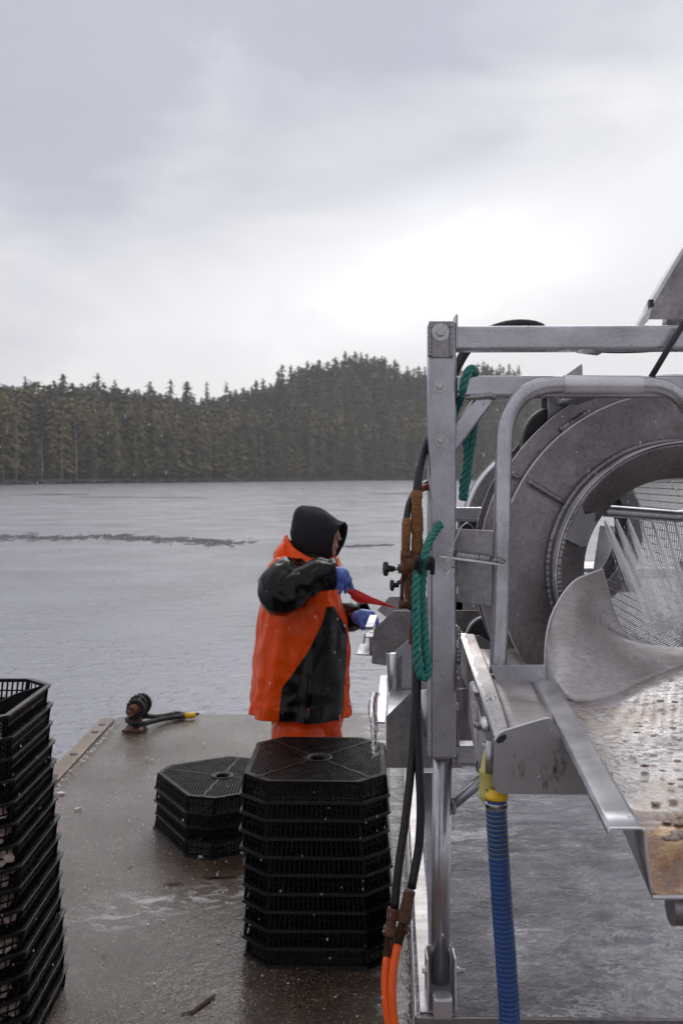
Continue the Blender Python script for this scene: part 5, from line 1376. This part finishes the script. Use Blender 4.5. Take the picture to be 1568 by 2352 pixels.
# ================================================================ PERSON
def person():
    D = 4.90
    def Q(x, y, dd=0.0): return P((580 + x / 3.136) / 1.0887, (1230 + y / 3.136) / 1.0887, D + dd)
    K = D / CF / 3.136 / 1.0887                             # metres per crop pixel at D
    root = thing('person', (-.20, D, 0), 'person in a bright orange and black oilskin coat and black hood sorting at the outlets', 'person')
    rr = random.Random(9)
    hc = Q(690, 325); yaw = R(-20); fwd = Vector((math.cos(yaw), math.sin(yaw), 0)); lat = Vector((math.sin(yaw), -math.cos(yaw), 0)); up = Vector((0, 0, 1))   # lat points to the viewer's side
    # ---- continuous body: capsules and balls fused into one skin
    b = MB()
    def cap(p, q, r0, r1, n=14):
        pts = [Vector(p).lerp(Vector(q), t / 8) for t in range(9)]; b.tube(pts, [r0 + (r1 - r0) * t / 8 for t in range(9)], n); b.ball(p, r0, n, 8); b.ball(q, r1, n, 8)
    H = lambda f, l, z: hc + fwd * f + lat * l + up * z
    def hball(f, l, z, rf, rl, rz, n=16):
        rows = []; m_ = 10
        for i in range(m_ + 1):
            th = math.pi * i / m_; rows.append([H(f + rf * math.sin(th) * math.cos(2 * math.pi * k / n), l + rl * math.sin(th) * math.sin(2 * math.pi * k / n), z + rz * math.cos(th)) for k in range(n)])
        b.grid(rows, True)
    hball(-.005, 0, .015, .096, .074, .100); hball(.035, 0, -.045, .055, .056, .070); hball(.052, 0, -.095, .030, .036, .024)
    hball(.086, 0, -.012, .020, .011, .030); hball(.100, 0, -.026, .012, .013, .011)                # nose bridge and tip
    hball(.078, 0, .022, .016, .050, .010); hball(.082, 0, -.058, .014, .022, .006); hball(.080, 0, -.069, .014, .019, .006)
    hball(.055, .042, -.022, .028, .020, .022); hball(.055, -.042, -.022, .028, .020, .022); hball(-.01, .076, -.01, .018, .010, .030); hball(-.01, -.076, -.01, .018, .010, .030)
    neck = Q(640, 520); chest = Q(560, 760); hip = Q(570, 1500)
    cap(hc + Vector((-.015, 0, -.05)), neck, .058, .062); cap(neck + Vector((0, 0, -.04)), chest, .09, .12); cap(chest, Q(560, 1100), .12, .11); cap(Q(560, 1100), hip, .11, .12)
    shR = Q(455, 640, -.13); elR = Q(385, 795, -.24); wrR = Q(835, 655, -.27)
    shL = Q(640, 660, .15); elL = Q(740, 975, .22); wrL = Q(1010, 985, .06)
    for a, e, w in ((shR, elR, wrR), (shL, elL, wrL)):
        mid_ = Q(560, 722, -.268) if w is wrR else Q(860, 985, .16); cap(chest + Vector((0, 0, .06)), a, .08, .055); cap(a, e, .048, .040); cap(e, mid_, .038, .034); cap(mid_, w, .034, .027)
    an = []
    for dy, x in ((-.06, 530), (.07, 640)):
        k = Vector((Q(x, 0).x, D + dy, .50)); f = Vector((Q(x - 10, 0).x, D + dy, .09)); cap(hip + Vector((0, dy, 0)), k, .068, .055); cap(k, f, .054, .042); cap(f + Vector((-.02, 0, -.04)), f + Vector((.13, 0, -.055)), .036, .030); an.append((k, f))
    body = b.build('body', M['skin'], root); rm = body.modifiers.new('skin', 'REMESH'); rm.mode = 'VOXEL'; rm.voxel_size = .0055; rm.use_smooth_shade = True
    sm = body.modifiers.new('smooth', 'SMOOTH'); sm.factor = .5; sm.iterations = 5
    ey = MB()
    for l in (.030, -.030): ey.ball(H(.080, l, .004), .0075, 10, 8)
    ey.build('eyes', M['dark_eye'], root)
    bw = MB()
    for l in (.032, -.032): bw.tube([H(.083, l * .5, .023), H(.084, l, .028), H(.070, l * 1.5, .024)], [.002, .003, .0015], 6)
    bw.build('eyebrows', M['dark_eye'], root)
    # ---- hood
    hm = MB(); n = 40; rows = []
    prof = [(-.142, .02), (-.138, .05), (-.122, .082), (-.092, .105), (-.05, .118), (.0, .122), (.045, .119), (.078, .112), (.098, .106), (.104, .103), (.103, .098), (.092, .094), (.06, .096), (.02, .1)]
    for f, r_ in prof:
        row = []
        for k in range(n):
            a = 2 * math.pi * k / n; l = math.cos(a); z = math.sin(a)
            u_ = min(max((f + .05) / .15, 0), 1); u_ = u_ * u_ * (3 - 2 * u_); rl = r_ * (.98 - .10 * u_); rz = r_ * (1.14 - .30 * u_)
            zz = z * rz * (1.06 if z < 0 else 1); ff = f
            if f > -.02: ff += .026 * z * (f + .02) / .12                    # brow pushed forward, chin drawn in
            if f > .05 and z < -.2: rl *= 1 - .35 * (-z - .2)
            fold = .0055 * math.sin(4 * a + f * 38 + 1) * (1 if f < .09 else .3) + .0035 * math.sin(9 * a - f * 70) + .0025 * math.sin(f * 130 + 2 * math.sin(2 * a))
            if f < -.05 and z > .2: zz += .026 * (z - .2) * min(1, (-.05 - f) / .05)
            row.append(H(ff, l * (rl + fold), zz + .005 - .036 * u_ + fold))
        rows.append(row)
    rows.insert(0, [H(-.143, 0, .004)] * n)
    hm.grid(rows, True); ho = hm.build('hood', M['hood'], root); s = ho.modifiers.new('sub', 'SUBSURF'); s.levels = s.render_levels = 1
    sk = MB(); rows = []
    for z, r_ in ((-.095, .088), (-.125, .10), (-.16, .115), (-.20, .13)): rows.append([H(-.015 + r_ * .95 * math.cos(a * .2618) * (.95 if z < -.1 else .9), r_ * math.sin(a * .2618), z) for a in range(24)])
    sk.grid(rows, True); sk.build('hood_collar', M['hood'], root)
    # ---- coat: stacked rings following the seen outline
    outl = [(560, 380, 835, .75), (600, 300, 848, .80), (640, 268, 846, .85), (700, 255, 840, .86), (800, 245, 850, .82), (900, 222, 884, .78), (1000, 200, 898, .74), (1100, 186, 908, .72), (1200, 176, 912, .72), (1350, 163, 912, .72), (1500, 152, 911, .72), (1650, 142, 915, .72), (1740, 135, 919, .73), (1790, 131, 922, .73), (1812, 131, 921, .73)]
    ys = [o_[0] for o_ in outl]
    def coat(th, y, out=0.0):
        L = float(np.interp(y, ys, [o_[1] for o_ in outl])); Rr = float(np.interp(y, ys, [o_[2] for o_ in outl])); k = float(np.interp(y, ys, [o_[3] for o_ in outl]))
        cx = (L + Rr) / 2; hw = (Rr - L) / 2 * K; c = Q(cx, y if y < 1500 else 1500 + (y - 1500) * .76); a = th; e = 2.35
        ca, sa = math.cos(a), math.sin(a)
        r_ = (abs(ca) ** e + abs(sa) ** e) ** (-1 / e)
        t = min(max((y - 900) / 800, 0), 1)
        fold = (.016 * t + .006) * (math.sin(6 * a + .8 + .0011 * y) * .6 + math.sin(11 * a - .0016 * y) * .35 + .3 * math.sin(17 * a + .004 * y))
        low = .006 * math.sin(y * .012 + 3 * a) * (1 - t)
        drop = 14 * K * math.sin(a * 1.0 + .6) * t if y > 1700 else 0
        q_ = Vector((ca * 1.3, sa * 1.3, y * .0042)); q2 = Vector((ca * 2.6 + 7, sa * 2.6, y * .0030 + 3))
        cr = .020 * (.5 - abs(mnoise.noise(q_ * 1.3))) * (.55 + .45 * t) + .012 * (.4 - abs(mnoise.noise(q2 * 1.6))); low += cr - .010
        return c + Vector((ca * (hw * r_ * .985 + fold * .55 + low + out), sa * (hw * min(k * 1.12, .92) * r_ + fold + low + out), -drop * .6))
    n = 120; cm = MB(); rows = []
    for y in list(range(560, 1813, 18)) + [1814]: rows.append([coat(2 * math.pi * k / n, y) for k in range(n)])
    hc_ = sum(rows[-1], Vector()) / n; last = [p.lerp(hc_, .03) for p in rows[-1]]
    rows += [[Vector((p.x, p.y, p.z + .0)) for p in last], [p.lerp(hc_, .16) + Vector((0, 0, .05)) for p in last]]
    top = rows[0]; cen = sum(top, Vector()) / n
    rows.insert(0, [p.lerp(cen, .22) + Vector((0, 0, .018)) for p in top]); rows.insert(0, [p.lerp(cen, .5) + Vector((0, 0, .022)) for p in top])
    cm.grid(rows, True); co = cm.build('coat', M['orange'], root)
    # hem stitch line and front placket
    # black side panel lying on the coat, seen side; a straighter one on the far side
    def panel(edges, side):
        pm = MB(); rows = []
        for y, xl, xr in edges:
            row = []
            for j in range(15):
                x = xl + (xr - xl) * j / 14
                # angle whose surface point has that x on the near half
                lo, hi = math.pi, 2 * math.pi
                for _ in range(26):
                    mid = (lo + hi) / 2
                    if coat(mid, y).x < Q(x, y).x: lo = mid
                    else: hi = mid
                p = coat(lo, y, .0035)
                if side < 0: p = coat(2 * math.pi - lo, y, .0035)
                row.append(p)
            rows.append(row)
        pm.grid(rows); return pm.build('coat_panel', M['black_oilskin'], root)
    def dens(e, step=22):
        ys_ = [a[0] for a in e]; out = []; y = ys_[0]
        while y < ys_[-1]:
            out.append((y, float(np.interp(y, ys_, [a[1] for a in e])), float(np.interp(y, ys_, [a[2] for a in e])))); y += step
        out.append(e[-1]); return out
    edges = dens([(868, 740, 795), (900, 735, 812), (940, 728, 828), (1000, 705, 862), (1050, 682, 885), (1100, 655, 895), (1150, 632, 897), (1200, 605, 895), (1300, 540, 893), (1400, 470, 884), (1470, 412, 878), (1500, 408, 874), (1600, 400, 874), (1700, 393, 868), (1790, 388, 862), (1813, 386, 858)])
    panel(edges, 1); panel(edges, -1)
    pk = MB(); row = [[coat(a, y, .006) for a in (-.22, -.12, 0.02, .16)] for y in range(700, 1813, 30)]
    pk.grid(row, thick=(-.006, 0, 0)); pk.build('coat_placket', M['orange'], root)
    for y in (1690, 1480, 1040, 860):
        b_ = MB(); p = coat(-.30, y, .004); b_.lathe(p, (.7, -.7, 0), [(0, .004), (.006, .003), (.007, 0)], 12); b_.build('coat_snap', M['steel'], root)
    # ---- orange coat hood lying back, collar round the neck
    cl = MB(); rows = []; n = 48
    for t, (rx, ry, y, sh) in enumerate(((.155, .135, 585, 0), (.150, .130, 555, -8), (.142, .120, 530, -4), (.132, .112, 512, 2), (.128, .108, 508, 2), (.120, .10, 520, 0))):
        row = []
        for k in range(n):
            a = 2 * math.pi * k / n; back = max(0, -math.cos(a)); p = Q(620 + sh, y)
            row.append(p + Vector((math.cos(a) * rx, math.sin(a) * ry, (back ** 1.5) * (.035 + .025 * t if t < 4 else .11) + .006 * math.sin(5 * a + t))))
        rows.append(row)
    cl.grid(rows, True); cl.build('coat_collar', M['orange'], root)
    hd = MB(); rows = []
    for i, (x, y, r_, dz) in enumerate(((500, 560, .055, 0), (430, 520, .075, 0), (385, 470, .072, 0), (395, 420, .055, 0), (425, 375, .03, 0), (432, 362, .008, 0))):
        rows.append([Q(x, y) + Vector((math.cos(2 * math.pi * k / 24) * r_ * .62 + .004 * math.sin(k * 1.7 + i), math.sin(2 * math.pi * k / 24) * r_ * 1.5, math.cos(2 * math.pi * k / 24) * r_ * .35)) for k in range(24)])
    hd.grid(rows, True); q = hd.build('coat_hood', M['orange'], root); s = q.modifiers.new('sub', 'SUBSURF'); s.levels = s.render_levels = 1
    sd = MB()
    for i, (dy, x0, y0) in enumerate(((-.12, 420, 640), (.13, 560, 660))): sd.ball(Q(x0, y0, dy), (.095, .085, .085), 24, 14)
    sd.build('coat_shoulders', M['orange'], root)
    # ---- sleeves
    def sleeve(name, path, rad, seed, cuff):
        r2 = random.Random(seed); m = MB(); pts = resample(smooth_path(path, 14), .008); F = frames(pts); n_ = 40; rows = []; N_ = len(pts)
        for i, p in enumerate(pts):
            t = i / (N_ - 1); rr_ = float(np.interp(t, [q_[0] for q_ in rad], [q_[1] for q_ in rad])); row = []
            el = math.exp(-((t - .45) / .16) ** 2)
            for k in range(n_):
                a = 2 * math.pi * k / n_
                q_ = Vector((math.cos(a) * 1.2, math.sin(a) * 1.2, t * 7 + seed * 3)); fo = .020 * (.42 - abs(mnoise.noise(q_ * 1.2))) + .010 * (.4 - abs(mnoise.noise(q_ * 2.7))) + (.0035 * el) * math.sin(t * 42 + 1.6 * math.sin(a + seed) + seed) + .0035 * math.sin(4 * a + t * 9) + .002 * math.sin(9 * a - t * 25)
                row.append(p + F[i][0] * ((rr_ + fo) * math.cos(a)) + F[i][1] * ((rr_ + fo) * math.sin(a)))
            rows.append(row)
        rows.append([p.lerp(pts[-1], .10) for p in rows[-1]]); rows.append([p - F[-1][2] * .05 for p in rows[-1]])
        m.grid(rows, True); return m.build(name, M['black_oilskin'], root)
    sleeve('sleeve', [Q(520, 645, -.10), Q(440, 665, -.17), Q(372, 725, -.225), Q(368, 805, -.25), Q(450, 800, -.262), Q(560, 720, -.268), Q(690, 650, -.272), Q(822, 640, -.275)], [(0, .072), (.2, .086), (.42, .086), (.55, .078), (.75, .066), (1, .0645)], 1, 0)
    sleeve('sleeve', [Q(640, 690, .14), Q(660, 850, .20), Q(740, 975, .22), Q(860, 985, .16), Q(1040, 975, .065)], [(0, .075), (.4, .075), (.7, .066), (1, .058)], 4, 0)
    # ---- gloves: palm and five separate fingers, fused
    def glove(name, palm, fingers, wrist):
        m = MB()
        def c2(p, q, r0, r1):
            pts = [p.lerp(q, t / 5) for t in range(6)]; m.tube(pts, [r0 + (r1 - r0) * t / 5 for t in range(6)], 12); m.ball(p, r0, 12, 8); m.ball(q, r1, 12, 8)
        for a, b_, r0, r1 in palm: c2(a, b_, r0, r1)
        for ch, r_ in fingers:
            for i in range(len(ch) - 1): c2(ch[i], ch[i + 1], r_ * (1 - .08 * i), r_ * (1 - .08 * (i + 1)))
        o = m.build(name, M['glove'], root); md = o.modifiers.new('fuse', 'REMESH'); md.mode = 'VOXEL'; md.voxel_size = .0026; md.use_smooth_shade = True
        s_ = o.modifiers.new('smooth', 'SMOOTH'); s_.factor = .5; s_.iterations = 4; return o
    d0 = -.285
    glove('glove', [(Q(800, 640, d0), Q(862, 650, d0), .034, .036), (Q(850, 630, d0 + .012), Q(905, 690, d0 + .012), .030, .022), (Q(848, 660, d0 - .012), Q(885, 700, d0 - .012), .034, .022), (Q(835, 690, d0 - .012), Q(856, 712, d0 - .014), .028, .018)],
          [([Q(908, 680, d0 + .018), Q(936, 735, d0 + .012), Q(944, 785, d0 + .004), Q(940, 812, d0)], .0108), ([Q(885, 690, d0), Q(898, 745, d0 - .006), Q(888, 785, d0 - .006)], .0106), ([Q(862, 695, d0 - .018), Q(866, 745, d0 - .024), Q(852, 778, d0 - .022), Q(843, 794, d0 - .016)], .0106), ([Q(838, 700, d0 - .026), Q(832, 740, d0 - .030), Q(822, 758, d0 - .026)], .0100),
           ([Q(868, 660, d0 + .035), Q(915, 715, d0 + .045), Q(945, 765, d0 + .030)], .0135)], None)
    d1 = .03
    glove('glove', [(Q(985, 985, d1), Q(1030, 985, d1), .034, .036), (Q(1020, 970, d1), Q(1085, 968, d1), .034, .026), (Q(1010, 1000, d1 - .012), Q(1060, 985, d1 - .018), .032, .020)],
          [([Q(1085, 958, d1 + .028), Q(1125, 985, d1 + .028), Q(1138, 1030, d1 + .022), Q(1128, 1065, d1 + .012)], .0125), ([Q(1085, 955, d1 + .008), Q(1122, 980, d1 + .006), Q(1132, 1025, d1), Q(1122, 1060, d1 - .004)], .0128), ([Q(1078, 962, d1 - .010), Q(1112, 985, d1 - .014), Q(1118, 1028, d1 - .016), Q(1108, 1052, d1 - .012)], .0122), ([Q(1066, 972, d1 - .024), Q(1094, 992, d1 - .030), Q(1098, 1024, d1 - .030)], .0112),
           ([Q(1005, 1010, d1 - .030), Q(1015, 1050, d1 - .040), Q(1045, 1066, d1 - .040), Q(1062, 1062, d1 - .034)], .0135)], None)
    # ---- trousers and boots
    tm = MB()
    for k, (dy, x) in enumerate(((-.06, 530), (.075, 648))):
        rows = []
        for z, r_, xo in ((.64, .07, 0), (.61, .10, 0), (.58, .122, 2), (.50, .128, 4), (.38, .105, 0), (.28, .098, -4), (.21, .094, -4), (.19, .088, -4)):
            c = Vector((Q(x + xo, 0).x, D + dy, z)); rows.append([c + Vector((math.cos(a * .196) * (r_ * 1.05 + .006 * math.sin(5 * a * .196 + z * 20)), math.sin(a * .196) * (r_ * .82 + .006 * math.sin(4 * a * .196 + z * 14)), 0)) for a in range(32)])
        tm.grid(rows, True)
    rows = []
    for z, rx, ry in ((.75, .12, .10), (.70, .175, .13), (.62, .185, .138), (.57, .175, .13), (.50, .15, .10), (.47, .05, .03)):
        c = Vector((Q(588, 0).x, D + .008, z)); rows.append([c + Vector((math.cos(a * .196) * rx, math.sin(a * .196) * ry, 0)) for a in range(32)])
    tm.grid(rows, True)
    tm.build('trousers', M['orange'], root)
    for k, f in an:
        bt = MB(); rows = []
        for z, r_, fo in ((.30, .066, 0), (.20, .062, 0), (.12, .060, .01), (.085, .058, .03), (.05, .056, .045), (.015, .056, .045), (.0, .054, .045)):
            rows.append([Vector((f.x + fo + math.cos(a * .2618) * (r_ * (1 + 1.35 * max(0, math.cos(a * .2618)) * (1 if fo > .005 else 0) * min(1, fo / .04))), f.y + math.sin(a * .2618) * r_ * .85, z)) for a in range(24)])
        rows.append([Vector((f.x + .03, f.y, 0))] * 24); bt.grid(rows, True); bt.build('boot', M['boot'], root)
    # ---- the red tool in the right hand
    t = MB(); dk = D - .285; up3 = [Q(957, 757, -.290), Q(990, 772, -.290), Q(1090, 822, -.290), Q(1180, 858, -.290), Q(1298, 914, -.290)]; lo3 = [Q(930, 832, -.290), Q(982, 868, -.290), Q(1060, 876, -.290), Q(1180, 893, -.290), Q(1296, 915, -.290)]
    rows = []
    for i in range(5):
        w = .016 * (1 - i / 4.3); a, b_ = up3[i], lo3[i]; m_ = a.lerp(b_, .5)
        rows.append([a + Vector((0, w * .4, 0)), a + Vector((0, -w * .4, 0)), m_ + Vector((0, -w, 0)), b_ + Vector((0, -w * .2, 0)), b_ + Vector((0, w * .2, 0)), m_ + Vector((0, w, 0))])
    t.grid(rows, True); t.add(rows[0], [(5, 4, 3, 2, 1, 0)]); t.add(rows[-1], [(0, 1, 2, 3, 4, 5)])
    tool = t.build('red_scraper', M['redblade'], bevel=.001); tag(tool, 'red pointed plastic scraper held in the right glove above the outlets', 'scraper')
    hk = MB(); hk.tube([Q(945, 800, -.288), Q(905, 770, -.282), Q(872, 745, -.275)], .011, 12); hk.build('handle', M['redblade'], tool)
person()
# ---------------------------------------------------------------- rainy air
def build_haze():
    mb = MB(); mb.box((0, 260, 40), (1100, 760, 83.4))
    m_ = bpy.data.materials.new('rainy_air'); m_.use_nodes = True; t = m_.node_tree
    t.nodes.remove(t.nodes['Principled BSDF']); v = t.nodes.new('ShaderNodeVolumePrincipled')
    v.inputs['Color'].default_value = (.86, .84, .86, 1); v.inputs['Density'].default_value = .0005; v.inputs['Anisotropy'].default_value = .1
    t.links.new(v.outputs[0], t.nodes['Material Output'].inputs['Volume'])
    o = mb.build('haze', m_); tag(o, 'thin rainy haze over the bay', 'haze', kind='stuff')
build_haze()
